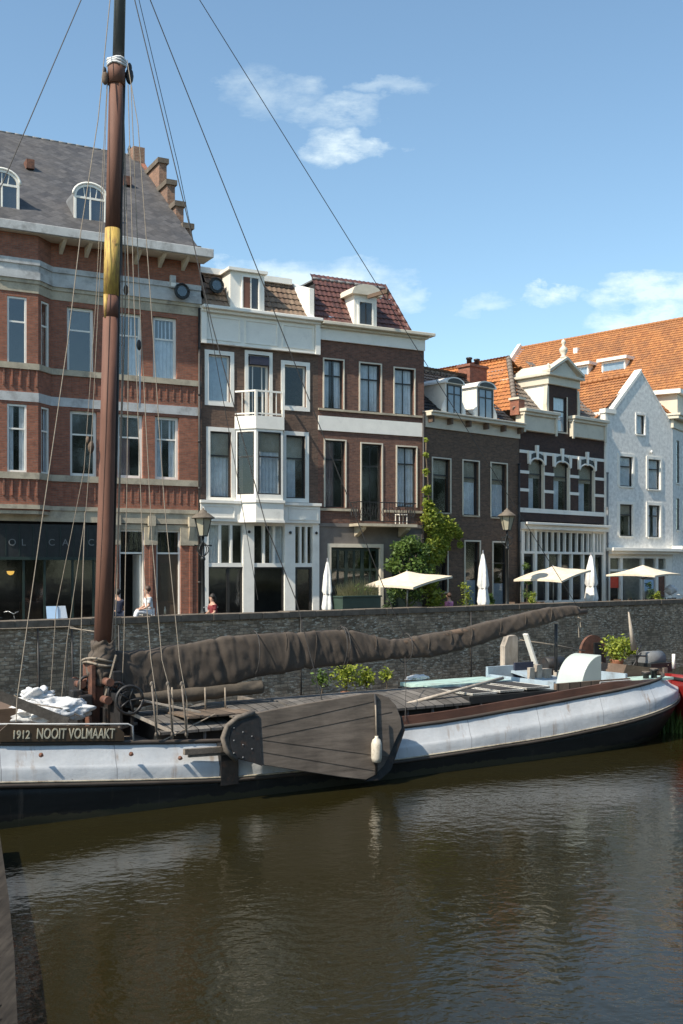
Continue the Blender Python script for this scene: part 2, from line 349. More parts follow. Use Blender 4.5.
# ------------------------------------------------------------ building kit
def wall(name, parent, u0, u1, z0, z1, holes, mat, depth=.3, loc=None, rz=None):
    us = sorted({u0, u1} | {min(max(v,u0),u1) for h in holes for v in h[:2]}); zs = sorted({z0, z1} | {min(max(v,z0),z1) for h in holes for v in h[2:]})
    mb = MB(); bm = mb.bm; V = {}
    def v(x, y, z):
        k = (round(x,4), round(y,4), round(z,4))
        if k not in V: V[k] = bm.verts.new((x,y,z))
        return V[k]
    def solid(i, j):
        if i < 0 or j < 0 or i >= len(us)-1 or j >= len(zs)-1: return False
        cu, cz = (us[i]+us[i+1])/2, (zs[j]+zs[j+1])/2
        return not any(h[0] < cu < h[1] and h[2] < cz < h[3] for h in holes)
    for i in range(len(us)-1):
        for j in range(len(zs)-1):
            if not solid(i, j): continue
            a, b_, c, d = us[i], us[i+1], zs[j], zs[j+1]
            bm.faces.new((v(a,0,c), v(b_,0,c), v(b_,0,d), v(a,0,d))); bm.faces.new((v(a,depth,c), v(a,depth,d), v(b_,depth,d), v(b_,depth,c)))
            if not solid(i-1, j): bm.faces.new((v(a,0,c), v(a,0,d), v(a,depth,d), v(a,depth,c)))
            if not solid(i+1, j): bm.faces.new((v(b_,0,c), v(b_,depth,c), v(b_,depth,d), v(b_,0,d)))
            if not solid(i, j-1): bm.faces.new((v(a,0,c), v(a,depth,c), v(b_,depth,c), v(b_,0,c)))
            if not solid(i, j+1): bm.faces.new((v(a,0,d), v(b_,0,d), v(b_,depth,d), v(a,depth,d)))
    o = mb.build(name, mat, parent)
    if loc: o.location = loc
    if rz is not None: o.rotation_euler = (0,0,rz)
    return o
def ring(mb, u0, u1, z0, z1, w, y0, y1, wb=None):
    wb = w if wb is None else wb
    mb.box(u0, u0+w, y0, y1, z0, z1); mb.box(u1-w, u1, y0, y1, z0, z1)
    mb.box(u0+w, u1-w, y0, y1, z1-w, z1)
    if wb > 0: mb.box(u0+w, u1-w, y0, y1, z0, z0+wb)
def cloth(u0, u1, z0, z1, y, amp=.035, per=.16, n=None):
    mb = MB(); n = n or max(4, int((u1-u0)/.03)); rows = []
    for j in range(5):
        z = z1 + (z0-z1)*j/4; rows.append([mb.bm.verts.new((u0+(u1-u0)*i/n, y+amp*math.sin(2*math.pi*(u0+(u1-u0)*i/n)/per + j*.15)*(.5+.5*j/4)+.5*amp*noise.noise((i*.3, j*.5, u0)), z)) for i in range(n+1)])
    for a, b_ in zip(rows, rows[1:]):
        for i in range(n):
            f = mb.bm.faces.new((a[i], b_[i], b_[i+1], a[i+1])); f.smooth = True
    return mb
class Bld:
    def __init__(s, name, fac, label, cat='house', group=None):
        s.f = fac; s.root = empty(name, (fac.P.x, fac.P.y, fac.base), fac.ang, label, cat, group); s.holes = []
    def part(s, name, mb, mat, **k): return mb.build(name, mat, s.root, **k)
    def box(s, name, mat, *a, **k): return MB().box(*a).build(name, mat, s.root, **k)
    def window(s, u0, u1, z0, z1, frame='white', fw=.07, h=(.33,), v=(), rec=.14, cur=None, glass='glass', sill='bluestone', sur=None, surw=.14, lower=True, name='window', hole=True, plane=None, vup=(), surmat='white', sash=None):
        if hole and plane is None: s.holes.append((u0, u1, z0, z1))
        mb = MB(); ring(mb, u0+.002, u1-.002, z0+.002, z1-.002, fw, rec-.02, rec+.07)
        H = z1-z0; W = u1-u0
        for q in h: mb.box(u0+fw, u1-fw, rec-.005, rec+.05, z1-q*H-.03, z1-q*H+.03)
        for q in v: mb.box(u0+q*W-.02, u0+q*W+.02, rec+.002, rec+.045, z0+fw, z1-fw)
        for q in vup: mb.box(u0+q*W-.015, u0+q*W+.015, rec+.002, rec+.045, z1-h[0]*H+.03, z1-fw)
        fo = mb.build(name, M[frame], s.root)
        def ch(nm, m_, mt):
            o = m_.build(nm, mt, fo); return o
        ch('pane', MB().box(u0+fw, u1-fw, rec+.012, rec+.018, z0+fw, z1-fw), M[glass])
        if sash and h:
            m_ = MB(); zt = z1-h[0]*H-.03; ring(m_, u0+fw, u1-fw, z0+fw, zt, .05, rec+.019, rec+.05); ch('sash', m_, M[sash])
        y = rec+.10
        if cur == 'net': ch('curtain', cloth(u0, u1, z0, z1, y), M['curtain'])
        elif cur == 'sides':
            ch('curtain', cloth(u0, u0+W*.36, z0, z1, y), M['curtain']); ch('curtain', cloth(u1-W*.36, u1, z0, z1, y), M['curtain'])
        elif cur == 'right': ch('curtain', cloth(u0+W*.55, u1, z0, z1, y), M['curtain'])
        elif cur == 'blindtop': ch('blind', cloth(u0, u1, z1-H*.36, z1, y, .004), M['blind'])
        elif cur == 'blindnet': ch('blind', cloth(u0, u1, z1-H*.38, z1, y, .004), M['blind']); ch('curtain', cloth(u0, u1, z0, z1-H*.38, y+.03), M['curtain'])
        elif cur == 'blindside': ch('blind', cloth(u0, u1, z1-H*.38, z1, y, .004), M['blind']); ch('curtain', cloth(u0+W*.1, u0+W*.62, z0, z1, y+.05), M['curtain'])
        elif cur == 'drape': ch('curtain', cloth(u0, u0+W*.55, z0, z1, y, .05, .25), M['drape'])
        elif cur == 'grey': ch('blind', cloth(u0, u1, z0, z1, y-.01, .012, .09), M['greyblind'])
        elif cur == 'low': ch('curtain', cloth(u0, u1, z0, z0+H*.4, y, .004), M['greyblind'])
        if sill: ch('sill', MB().box(u0-.04, u1+.04, -.07, rec-.022, z0-.07, z0+.001), M[sill])
        if sur:
            m_ = MB(); ring(m_, u0-surw, u1+surw, z0-(surw if sur == 'full' else 0), z1+surw, surw-.001, -sur_d, .02, (surw-.001) if sur == 'full' else 0); ch('surround', m_, M[surmat])
        if plane: fo.location = (plane[0], plane[1], 0); fo.rotation_euler = (0,0,plane[2])
        return fo
    def winpx(s, xl, xr, yt, yb, **k):
        u0, z1 = s.f.uz(xl, yt); z0 = s.f.z(xl, yb); return s.window(u0, s.f.u(xr), z0, z1, **k)
    def shell(s, u0, u1, z0, z1, depth, mat):
        """side and back walls, roof deck"""
        mb = MB(); e = .31
        mb.box(u0, u0+.2, e, depth, z0, z1); mb.box(u1-.2, u1, e, depth, z0, z1); mb.box(u0+.2, u1-.2, depth-.2, depth, z0, z1)
        s.part('outer_wall', mb, mat)
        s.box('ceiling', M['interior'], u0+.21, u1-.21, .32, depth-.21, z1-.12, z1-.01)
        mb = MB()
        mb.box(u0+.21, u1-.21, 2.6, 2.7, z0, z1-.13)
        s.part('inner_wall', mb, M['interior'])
def path_ext(path, proj, z0, z1, back=.02):
    """moulding that follows a plan polyline (outward = right of travel)"""
    P = [Vector(p) for p in path]; n = len(P); o, i_ = [], []
    for k in range(n):
        ds = []
        if k > 0: ds.append((P[k]-P[k-1]).normalized())
        if k < n-1: ds.append((P[k+1]-P[k]).normalized())
        ns = [Vector((d.y, -d.x)) for d in ds]; m = sum(ns, Vector((0,0))).normalized(); q = 1/max(.3, m.dot(ns[0]))
        o.append(P[k]+m*proj*q); i_.append(P[k]-m*back*q)
    mb = MB(); bm = mb.bm
    R_ = [[bm.verts.new((a.x,a.y,z)) for a,z in ((i_[k],z0),(o[k],z0),(o[k],z1),(i_[k],z1))] for k in range(n)]
    for a, b_ in zip(R_, R_[1:]):
        for k in range(4): bm.faces.new((a[k], b_[k], b_[(k+1)%4], a[(k+1)%4]))
    bm.faces.new(R_[0][::-1]); bm.faces.new(R_[-1]); return mb
sur_d = .04

def inpoly(x, y, P):
    r = False; n = len(P)
    for i in range(n):
        x1, y1 = P[i]; x2, y2 = P[(i+1)%n]
        if (y1 > y) != (y2 > y) and x < (x2-x1)*(y-y1)/(y2-y1)+x1: r = not r
    return r
def pantile(name, parent, mat, O, A, B, poly=None, w=.23, hgt=.32, amp=.035, holes=()):
    """pantiled slope: O lower-left corner, A lower-right, B a point on the upper edge; poly in metres (u,v)"""
    O, A, B = Vector(O), Vector(A), Vector(B); U = (A-O).normalized(); Vv = (B-O) - U*(B-O).dot(U); L = Vv.length; Vv.normalize(); Nn = U.cross(Vv)
    W = (A-O).length
    if poly is None:
        b = (B-O).dot(U); poly = [(0,0),(W,0),(W+b if b < 0 else W,L),(b if b > 0 else 0,L)] if False else [(0,0),(W,0),(W,L),(0,L)]
    us = [p[0] for p in poly]; vs = [p[1] for p in poly]
    u0, u1, v0, v1 = min(us), max(us), min(vs), max(vs)
    mb = MB(); bm = mb.bm; lay = bm.loops.layers.uv.new('UVMap')
    nu = int((u1-u0)/w*4)+1; nv = int((v1-v0)/hgt)+1; cache = {}
    random.seed(11)
    def vert(i, j, k):
        key = (i, j, k)
        if key not in cache:
            u = u0+i*w/4; v = v0+(j+k)*hgt - (.03 if k == 0 else 0)
            h = amp*(.5+.5*math.cos(math.pi/2*(i % 4)) if i % 4 != 3 else .2) + (.045 if k == 0 else .0)
            cache[key] = bm.verts.new(O+U*u+Vv*v+Nn*h)
        return cache[key]
    for j in range(nv):
        for i in range(nu):
            cu, cv = u0+(i//4+.5)*w, v0+(j+.5)*hgt
            if not inpoly(cu, min(cv, v1-.01), poly): continue
            if any(h[0] < cu < h[1] and h[2] < cv < h[3] for h in holes): continue
            f = bm.faces.new((vert(i,j,0), vert(i+1,j,0), vert(i+1,j,1), vert(i,j,1))); f.smooth = True
            for l, (a, c) in zip(f.loops, ((i+.02,j+.04),(i+.98,j+.04),(i+.98,j+.96),(i+.02,j+.96))): l[lay].uv = (u0+a*w/4, v0+c*hgt)
    return mb.build(name, mat, parent)
def flatroof(name, parent, mat, pts, thick=.06):
    """flat slope with UVs in metres, pts counter-clockwise seen from outside, first edge the eave"""
    P = [Vector(p) for p in pts]; U = (P[1]-P[0]).normalized(); n = U.cross((P[-1]-P[0])).normalized(); V = n.cross(U)
    mb = MB(); lay = mb.bm.loops.layers.uv.new('UVMap'); mb.prism([p - n*thick for p in P], n*thick)
    for f in mb.bm.faces:
        for l in f.loops: d = l.vert.co-P[0]; l[lay].uv = (d.dot(U), d.dot(V))
    return mb.build(name, mat, parent)
def ridge(name, parent, mat, a, b, r=.11):
    a, b = Vector(a), Vector(b); n = max(1, int((b-a).length/.38)); mb = MB()
    for i in range(n):
        p, q = a.lerp(b, i/n), a.lerp(b, (i+1.08)/n); mb.tube([p, q], [r*1.1, r*.9], 8)
    return mb.build(name, mat, parent)

# ============================================================ A: red brick corner block
fA = Fac(0, 26.9, 2400)
A = Bld('corner_building', fA, 'tall red brick building with stone bands, slate roof and stepped gable behind the mast', 'building')
uE = fA.u(200.5); uL = -4.5
ur = fA.u(51); ul = ur-2.65; bp = .62
zc = lambda x, y: fA.z(x, y)
path = [(uL,0),(ul,0),(ul+bp,-bp),(ur-bp,-bp),(ur,0),(uE,0)]
za1, za0 = zc(153,316), zc(153,380); zb1, zb0 = zc(155,416), zc(155,479)
for xl, xr, cr, g in ((67,94,None,'glassb'),(117,142,'right','glassb'),(153,177,'net','glassb')):
    cloth(fA.u(xl)+.05, fA.u(xr)-.05, za1-(za1-za0)*.34, za1, .235, .003).build('dark_sash_sheet', M['sashdark'], A.root)  # dark sheet behind the upper sash, added to darken it
    A.window(fA.u(xl), fA.u(xr), za0, za1, h=(.34,), cur=cr, glass=g, sill=None, fw=.11)
for xl, xr, cr in ((70,97,None),(117.5,143,'drape'),(155,179,'sides')):
    cloth(fA.u(xl)+.05, fA.u(xr)-.05, zb1-(zb1-zb0)*.36, zb1, .235, .003).build('dark_sash_sheet', M['sashdark'], A.root)  # same darkening sheet for the lower row of windows
    A.window(fA.u(xl), fA.u(xr), zb0, zb1, h=(.36,), cur=cr, glass='glass', sill=None, fw=.11)
zshop = zc(190, 524)
for z0, z1 in ((za0,za1),(zb0,zb1)): A.holes.append((ul+.35, ur-.35, z0-.2, z1+.1))
zgut = zc(203, 255); zwalltop = zc(200.5, 262)
wall('brick_wall', A.root, uL, uE, zshop, zwalltop+.2, A.holes, M['redbrick'])
A.shell(uL, uE, 0, zwalltop+.2, 12, M['redbrick'])
# bay with three faces
zbay0 = zc(51, 512)
g45 = math.pi/4; L45 = bp*math.sqrt(2)
def bay_panel(ox, oy, ang, L, u0, u1):
    hs = [(u0,u1,za0,za1),(u0,u1,zb0,zb1)]
    wall('bay_wall', A.root, 0, L, zbay0, zwalltop+.1, hs, M['redbrick'], .18, (ox,oy,0), ang)
    for z0, z1, g in ((za0,za1,'glassb'),(zb0,zb1,'glass')):
        A.window(u0, u1, z0, z1, h=(.36,), rec=.05, sill=None, fw=.07, glass=g, cur='sides' if z1 == zb1 else None, plane=(ox,oy,ang))
bay_panel(ul, 0, -g45, L45, .14, L45-.18)
bay_panel(ul+bp, -bp, 0, ur-ul-2*bp, .28, ur-ul-2*bp-.42)
bay_panel(ur-bp, -bp, g45, L45, .2, L45-.12)
mb = MB(); mb.prism([(ul,0,zbay0-.001),(ul+bp,-bp,zbay0-.001),(ur-bp,-bp,zbay0-.001),(ur,0,zbay0-.001)], (0,0,-.12)); A.part('bay_base', mb, M['stone'])
def bandA(y1, y0, proj, mat, x=190, name='stone_band'): A.part(name, path_ext(path, proj, zc(x,y0), zc(x,y1), .015), M[mat])
bandA(285, 290, .10, 'bluestone'); bandA(290, 296.5, .04, 'bluestone'); bandA(296.5, 303.5, .12, 'bluestone')
bandA(303.5, 307, .07, 'stone'); bandA(307, 315.5, .025, 'stone')
bandA(380.5, 386, .07, 'stone'); bandA(407, 415.5, .03, 'bluestone'); bandA(480.5, 486.5, .07, 'stone'); bandA(510, 514, .10, 'stone')
A.part('stone_band', MB().box(uL, uE, -.05, .015, zc(190,524.5), zc(190,514.1)), M['stone'])
# brick ribs under the sills of the bay
mb = MB()
for zz in (zc(190,386), zc(190,486.5)):
    for k in range(5): x = ul+bp+.12+k*.3; mb.box(x, x+.06, -bp-.05, -bp+.01, zz-.62, zz-.001)
A.part('brick_rib', mb, M['redbrick'])
mb = MB()
for zz, hh in ((zc(190,386), .62), (zc(190,486.5), .7)):
    x = ur+.5
    while x < uE-.1: mb.box(x, x+.05, -.025, .01, zz-hh, zz-.001); x += .29
A.part('brick_rib', mb, M['redbrick'])
# eaves
ov = .85
A.part('soffit', MB().box(uL, uE+.15, -ov, .05, zgut-.36, zgut-.3), M['cream'])
A.part('gutter', MB().box(uL, uE+.2, -ov-.12, -ov+.1, zgut-.34, zgut), M['bluestone'], bevel=.02)
mb = MB(); x = ur+.3
while x < uE:
    mb.prism([(x,-.001,zgut-.361),(x,-ov+.12,zgut-.361),(x,-.001,zgut-.75)], (.14,0,0)); x += .98
A.part('eaves_bracket', mb, M['cream'], recalc=True)
# roof
zr = zc(200, 262)
bR = 7.6; ridge_z = fA.z(140, 157, bR)
flatroof('roof', A.root, M['slate'], [(uL,-ov,zgut-.05),(uE-.35,-ov,zgut-.05),(uE-.35,bR,ridge_z),(uL,bR,ridge_z)])
flatroof('roof', A.root, M['slate'], [(uE-.35,bR+.01,ridge_z),(uE-.35,bR*2,zgut),(uL,bR*2,zgut),(uL,bR+.01,ridge_z)])
ridge('ridge_capping', A.root, M['lead'], (uL,bR,ridge_z-.0), (uE-.4,bR,ridge_z-.0), .05)
slope = (ridge_z-zgut+.05)/(bR+ov)
zrf = lambda y: zgut-.05+(y+ov)*slope
# stepped gable: coping corners found on the gable plane
mb = MB(); mc = MB()
pE = fA.P + fA.d*uE
def gab(px, py):
    k = (px-CX)/F; y = (pE.x-k*pE.y)/(fA.d.y*1+k*fA.d.x); return y, CAMZ-(py-HY)*(pE.y+fA.d.x*y)/F-STREET
G5 = [gab(199.5,246), gab(192.6,223.5), gab(184.3,201.5), gab(175.6,180), gab(167.3,158.5)]
for k, (y0, zt) in enumerate(G5):
    y1 = G5[k+1][0] if k < 4 else bR
    yf = -ov+.1 if k == 0 else y0
    mb.box(uE-.34, uE, y0+.08, y1+.079, zgut-.2 if k == 0 else zrf(y0)-1.2, zt-.22)
    mc.box(uE-.42, uE+.08, y0, y1+.5 if k < 4 else y0+2.2, zt-.219, zt)
A.part('stepped_gable', mb, M['parapetbrick']); A.part('gable_coping', mc, M['coping'])
A.part('gable_chimney', MB().box(uE-.6, uE-.05, bR-.55, bR+.3, ridge_z-.8, ridge_z+.25), M['parapetbrick'])
mb = MB(); mb.lathe([(.10,0),(.13,.1),(.06,.2),(.11,.35),(.03,.55)], (uE-.6,bR,ridge_z-.1), 10); A.part('finial', mb, M['iron'])
# end gable triangle
mb = MB(); mb.prism([(uE-.02,0,zwalltop),(uE-.02,2*bR,zwalltop),(uE-.02,bR,ridge_z)], (-.2,0,0)); A.part('gable_wall', mb, M['redbrick'])
# arched dormers
def arched_dormer(b, uc, y, w, z0, z1, back):
    r = w/2; zc_ = z1-r*.75; arc = [(math.cos(a)*r, math.sin(a)*r*.75) for a in [math.pi*i/12 for i in range(13)]]
    prof = [(r,z0-zc_)] + arc + [(-r,z0-zc_)]
    mb = MB(); mb.prism([(uc+x, y+.06, zc_+z) for x, z in prof], (0,back,0)); d = b.part('dormer', mb, M['lead'], recalc=True)
    mb = MB(); inn = [(x*(1-.09/r), z*(1-.1/r) if z > 0 else z+ .12*(z < -.2)) for x, z in prof]
    bm = mb.bm; o1 = [bm.verts.new((uc+x, y, zc_+z)) for x, z in prof]; i1 = [bm.verts.new((uc+x, y, zc_+z)) for x, z in inn]
    o2 = [bm.verts.new((uc+x, y+.08, zc_+z)) for x, z in prof]; i2 = [bm.verts.new((uc+x, y+.08, zc_+z)) for x, z in inn]
    n = len(prof)
    for k in range(n):
        q = (k+1) % n
        bm.faces.new((o1[k], o1[q], i1[q], i1[k])); bm.faces.new((o1[k], o2[k], o2[q], o1[q])); bm.faces.new((i1[k], i1[q], i2[q], i2[k]))
    bot = zc_-.05; rr = r-.09
    mb.box(uc-rr, uc+rr, y+.01, y+.06, bot-.04, bot+.04); mb.box(uc-.03, uc+.03, y+.012, y+.058, z0+.1, bot-.04)
    for a in (-.38,.0,.38): mb.beam((uc+a*rr, y+.035, bot), (uc+a*rr*1.3, y+.035, zc_+r*.75*.82), .03, .03)
    f_ = mb.build('window_frame', M['white'], d, recalc=True)
    mb = MB(); mb.face([(uc+x, y+.04, zc_+z) for x, z in inn]); mb.build('pane', M['glassb'], d)
    mb = MB(); mb.face([(uc+x, y+.058, zc_+z) for x, z in inn]); mb.build('room_shade_board', M['interior'], d)  # dark sheet behind the pane, painted shade of an unlit room
    mb = MB(); mb.tube([(uc+x*1.06, y+.0, zc_+z*1.08+.02) for x, z in arc], .05, 6)
    mb.build('dormer_moulding', M['white'], d)
for px, yb, w in ((90.5,219,1.28),(2,206,1.28)):
    y_ = .25; uc = fA.u(px, y_); z0 = zrf(y_)-.12; arched_dormer(A, uc, y_, w, z0, z0+1.5, 2.4)
for px, py in ((29,162),(126,183)):
    y_ = 4.2; mb = MB(); uc = fA.u(px, y_); mb.box(uc-.16, uc+.16, y_-.3, y_+.3, zrf(y_)-.1, zrf(y_)+.28); A.part('roof_vent', mb, M['rust'])
# ground floor of A
zS = zc(100, 557); 
u113, u120, u145, u156, u181 = fA.u(112.5), fA.u(119.5), fA.u(145), fA.u(156.5), fA.u(181)
mb = MB(); mb.box(uL, u113, .02, .12, zc(60,557), zc(60,524)-.02); sg = A.part('shop_sign', mb, M['black'])
mb = MB()
for k in range(10): x = fA.u(-8+k*13.6); mb.box(x, x+.03, .0, .019, zc(60,556), zc(60,526))
mb.box(uL, u113, -.04, .1, zc(60,560), zc(60,557)-.002); mb.build('sign_batten', M['darkgreen'], sg)
for ch_, px in (('O',11.5),('L',24.5),('C',51.5),('A',65.5),('C',91)):
    uu, zz = fA.uz(px, 545.5, -.02); text_mesh('letter', ch_, .36, M['lettersgrey'], sg, (uu-.12,-.005,zz), (R(90),0,0), .006)
mb = MB()
for px in (-10, 24, 45, 73, 94, 111): x = fA.u(px); mb.box(x-.04, x+.04, .05, .13, 0, zc(60,560))
mb.box(uL, u113, .05, .13, 0, .12)
mb.build('shop_window_frame', M['darkgreen'], A.root)
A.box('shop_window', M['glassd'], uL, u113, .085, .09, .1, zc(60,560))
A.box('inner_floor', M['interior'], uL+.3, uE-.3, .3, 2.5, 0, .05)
A.box('shop_counter', M['signbrown'], fA.u(24), fA.u(44), .4, .8, .05, 1.2)
mb = MB(); mb.lathe([(.28,0),(.22,.12),(.08,.2),(.05,.3)], (fA.u(10.5,.5),.5,zc(10,571)), 14); lm = A.part('pendant_lamp', mb, M['signbrown'])
mb = MB(); mb.blob((fA.u(10.5,.5),.5,zc(10,571)-.02), .14, 2); mb.build('bulb', M['bulb'], lm)
MB().tube([(fA.u(10.5,.5),.5,zc(10,571)+.3), (fA.u(10.5,.5),.5,zc(60,560)+.5)], .01, 5).build('lamp_cord', M['iron'], lm)
# pillars and doors
zcap0, zcap1 = zc(150,545), zc(150,512)
for a, b_ in ((u113,u120),(u145,u156),(u181,uE)):
    A.box('pillar', M['redbrick'], a, b_, .0, .32, .6, zc(150,530)); A.box('pillar_plinth', M['bluestone'], a-.0, b_+.001, -.04, .33, 0, .6-.001)
    mc_ = (a+b_)/2
    mb = MB(); mb.box(a-.03, b_+.03, -.06, .015, zc(150,545), zc(150,527)); mb.box(mc_-.14, mc_+.14, -.22, -.05, zc(150,526), zc(150,516)); mb.prism([(mc_-.11,-.05,zc(150,526)),(mc_-.11,-.2,zc(150,526)),(mc_-.11,-.05,zc(150,541))], (.22,0,0))
    A.part('corbel', mb, M['stone'], recalc=True)
    A.part('pilaster_strip', MB().box(mc_-.06, mc_+.06, -.05, -.001, .6, zc(150,545)-.001), M['redbrick'])
A.box('lintel_stone', M['stone'], u113, uE, .016, .3, zc(150,530), zc(150,524.5))
for a, b_, opn in ((u120,u145,True),(u156,u181,False)):
    zt1 = zc(150,530); zt0 = zc(150,554)
    mb = MB(); ring(mb, a, b_, zt0, zt1, .07, .1, .2); mb.box(a, a+.07, .1, .2, 0, zt0); mb.box(b_-.07, b_, .1, .2, 0, zt0); fr = A.part('door_frame', mb, M['white'])
    MB().box(a+.07, b_-.07, .14, .146, zt0+.07, zt1-.07).build('pane', M['glass'], fr)
    mb = MB(); n = 5
    for k in range(1, n): x = a+(b_-a)*k/n; mb.box(x-.01, x+.01, .12, .139, zt0+.07, zt1-.07)
    mb.build('grille', M['black'], fr)
    if not opn:
        mb = MB(); mb.box(a+.08, b_-.08, .16, .21, .05, zt0-.01); mb.box(a+.2, b_-.2, .14, .159, 1.1, zt0-.3); d_ = A.part('door', mb, M['signbrown']); MB().box(a+.22, b_-.22, .135, .139, 1.15, zt0-.35).build('pane', M['glass'], d_)
    else:
        A.box('door', M['white'], b_-.16, b_-.08, .22, 1.1, .05, zt0-.02)

# ============================================================ B: brown brick house with white bay
def sub(fac, px): return Fac(px, fac.scale(px), 2400)
fB = Fac(199.5, fA.scale(199.5), 2400)
B = Bld('bay_house', fB, 'dark brick house with white timber shopfront, white bay and small balcony', 'house')
z = fB.z; uE = fB.u(318); top = z(199.5, 343)
G = dict(sur='full', surw=.17, sill=None)
B.winpx(208.5,230,354,401, h=(), cur='grey', glass='glassb', frame='white', fw=.06, **G)
B.winpx(284.5,306,364.5,406, h=(), cur=None, glass='glass', frame='white', fw=.06, **G)
B.winpx(210,231,431,497, h=(.36,), cur='blindnet', frame='darkframe', fw=.05, **G)
B.winpx(286,305,435,498, h=(.36,), cur='blindside', frame='darkframe', fw=.05, **G)
# balcony door
ud0, ud1 = fB.u(248), fB.u(269); zd1 = z(248,354); zd0 = z(240,420)
B.window(ud0, ud1, zd0, zd1, h=(.16,), frame='white', fw=.1, sill=None, sur='top', surw=.15, name='balcony_door', glass='glassd', v=(.28,.72), cur=None)
B.box('awning', M['shirtn'], ud0+.05, ud1-.05, -.12, .1, zd1-.42, zd1-.08)
zW = z(199.5, 521)
B.holes.append((fB.u(243), fB.u(280), z(250,499), z(250,434)))
wall('brick_wall', B.root, 0, uE, zW, top, B.holes, M['brownbrick'])
B.shell(0, uE, 0, top+.4, 10, M['brownbrick'])
# cornice
zcT = z(199.5, 306); 
B.box('frieze', M['white'], 0.0, uE+.0, -.12, .3, top, zcT-.25)
mb = MB(); mb.box(0, uE, -.3, .2, zcT-.249, zcT-.13); mb.box(0, uE+.02, -.48, .2, zcT-.129, zcT); B.part('cornice', mb, M['white'], bevel=.02)
mb = MB()
for k in range(3): x = .25+k*(uE-.3)/3; ring(mb, x, x+(uE-.9)/3, top+.16, zcT-.36, .06, -.16, -.119)
mb.box(0, uE, -.2, -.119, top, top+.08)
for x in (.0, uE-.22): mb.box(x, x+.22, -.24, -.121, top-.02, zcT-.25)
B.part('frieze_panel', mb, M['white'])
# bay on the first floor
bz0, bz1 = z(256, 502), z(256, 431); bU0, bU1 = fB.u(241.5), fB.u(284, 0); bb = .72
def pathbox(path, proj, z0, z1): return path_ext(path, proj, z0, z1, .0)
q0, q1 = bU0+.62, bU1-.55
uq0 = fB.u(256, -bb); uq1 = fB.u(283, -bb)
bpth = [(uq0-.62,0),(uq0,-bb),(uq1,-bb),(uq1+.35,0)]
def bay_face(p, q, h0, h1):
    p, q = Vector(p), Vector(q); d = q-p; L = d.length; an = math.atan2(d.y, d.x); m_ = .09
    wall('bay_front', B.root, 0, L, bz0, bz1+.01, [(m_,L-m_,bz0+.28,bz1-.1)], M['white'], .1, (p.x,p.y,0), an)
    B.window(m_, L-m_, bz0+.28, bz1-.1, h=(.4,), rec=.02, frame='darkframe', fw=.045, sill=None, cur=None, plane=(p.x,p.y,an), glass='glass', name='bay_window')
bay_face(bpth[0], bpth[1], 0, 0); bay_face(bpth[1], bpth[2], 0, 0); bay_face(bpth[2], bpth[3], 0, 0)
cm = cloth(uq0+.1, uq1-.1, bz1-.9, bz1-.05, -bb+.2, .005); cm.build('blind', M['blind'], B.root)
cloth(uq0+.1, uq1-.1, bz0+.25, bz1-.9, -bb+.25, .03).build('curtain', M['curtain'], B.root)
B.part('bay_base', path_ext(bpth, .03, z(256,521), bz0, .5), M['white']); B.part('bay_moulding', path_ext(bpth, .09, bz0-.06, bz0+.05, .1), M['white'])
B.part('bay_moulding', path_ext(bpth, .08, z(256,523), z(256,520.6), .3), M['white'])
B.part('bay_top', path_ext(bpth, .05, bz1+.011, z(256,418), .3), M['white'])
pts = [(x,y,z(256,420)) for x,y in bpth]; MB().prism(pts, (0,0,.06)).build('balcony_floor', M['lead'], B.root)
# balcony railing
mb = MB(); zr0, zr1 = z(256,417), z(256,393.5)
P_ = [Vector((p[0],p[1],0)) for p in bpth]
P_ = [P_[0]+Vector((0,-.02,0)), P_[1], P_[2], P_[3]]
for a, c in zip(P_, P_[1:]):
    for zz, w in ((zr1,.07),(zr0+.06,.06)): mb.beam(a+Vector((0,0,zz)), c+Vector((0,0,zz)), w, w)
    n = max(2, int((c-a).length/.27))
    for k in range(1, n): q = a.lerp(c, k/n); mb.beam(q+Vector((0,0,zr0)), q+Vector((0,0,zr1)), .03, .03)
for q in P_[1:3]: mb.beam(q+Vector((0,0,zr0-.05)), q+Vector((0,0,zr1+.03)), .1, .1)
B.part('balcony_railing', mb, M['white'])
# white band over shop
B.box('white_band', M['white'], -.02, uE+.0, -.2, .3, z(199.5,521), z(199.5,503)); B.box('band_moulding', M['white'], -.05, uE+.03, -.3, .3, z(199.5,502.9), z(199.5,500))
mb = MB()
for a, c in ((.1,uq0-.72),(uq1+.5,uE-.1)): ring(mb, a, c, z(199.5,518), z(199.5,505), .05, -.23, -.199)
B.part('band_panel', mb, M['white'])
# timber shopfront
zT = z(256,524); zM1, zM0 = z(256,563), z(256,567)
posts = [(203,208),(242.5,253.5),(284,294.5),(312,318.5)]
mb = MB()
for a, c in posts: mb.box(fB.u(a)+.002, fB.u(c)-.002, -.08, .2, 0, zT)
mb.box(0.0, uE, -.06, .19, zT, z(199.5,521)-.003); mb.box(fB.u(208), fB.u(312), -.04, .18, zM0, zM1)
mb.box(fB.u(208), fB.u(312), -.02, .16, zT-.07, zT-.002)
for a, c in zip(posts, posts[1:]):
    for k in (1,2): x = fB.u(a[1])+(fB.u(c[0])-fB.u(a[1]))*k/3; mb.box(x-.045, x+.045, -.03, .16, zM1+.001, zT-.071)
B.part('shop_frame', mb, M['white'])
for a, c in posts: pass
mb = MB()
for a, c in posts[1:]: x = fB.u((a+c)/2); mb.blob((x,-.12,z(256,532)), .07, 1)
B.part('wall_lamp', mb, M['black'])
mb = MB(); mb.box(fB.u(208), fB.u(312), .06, .066, .05, zT); B.part('shop_window', mb, M['glass'])
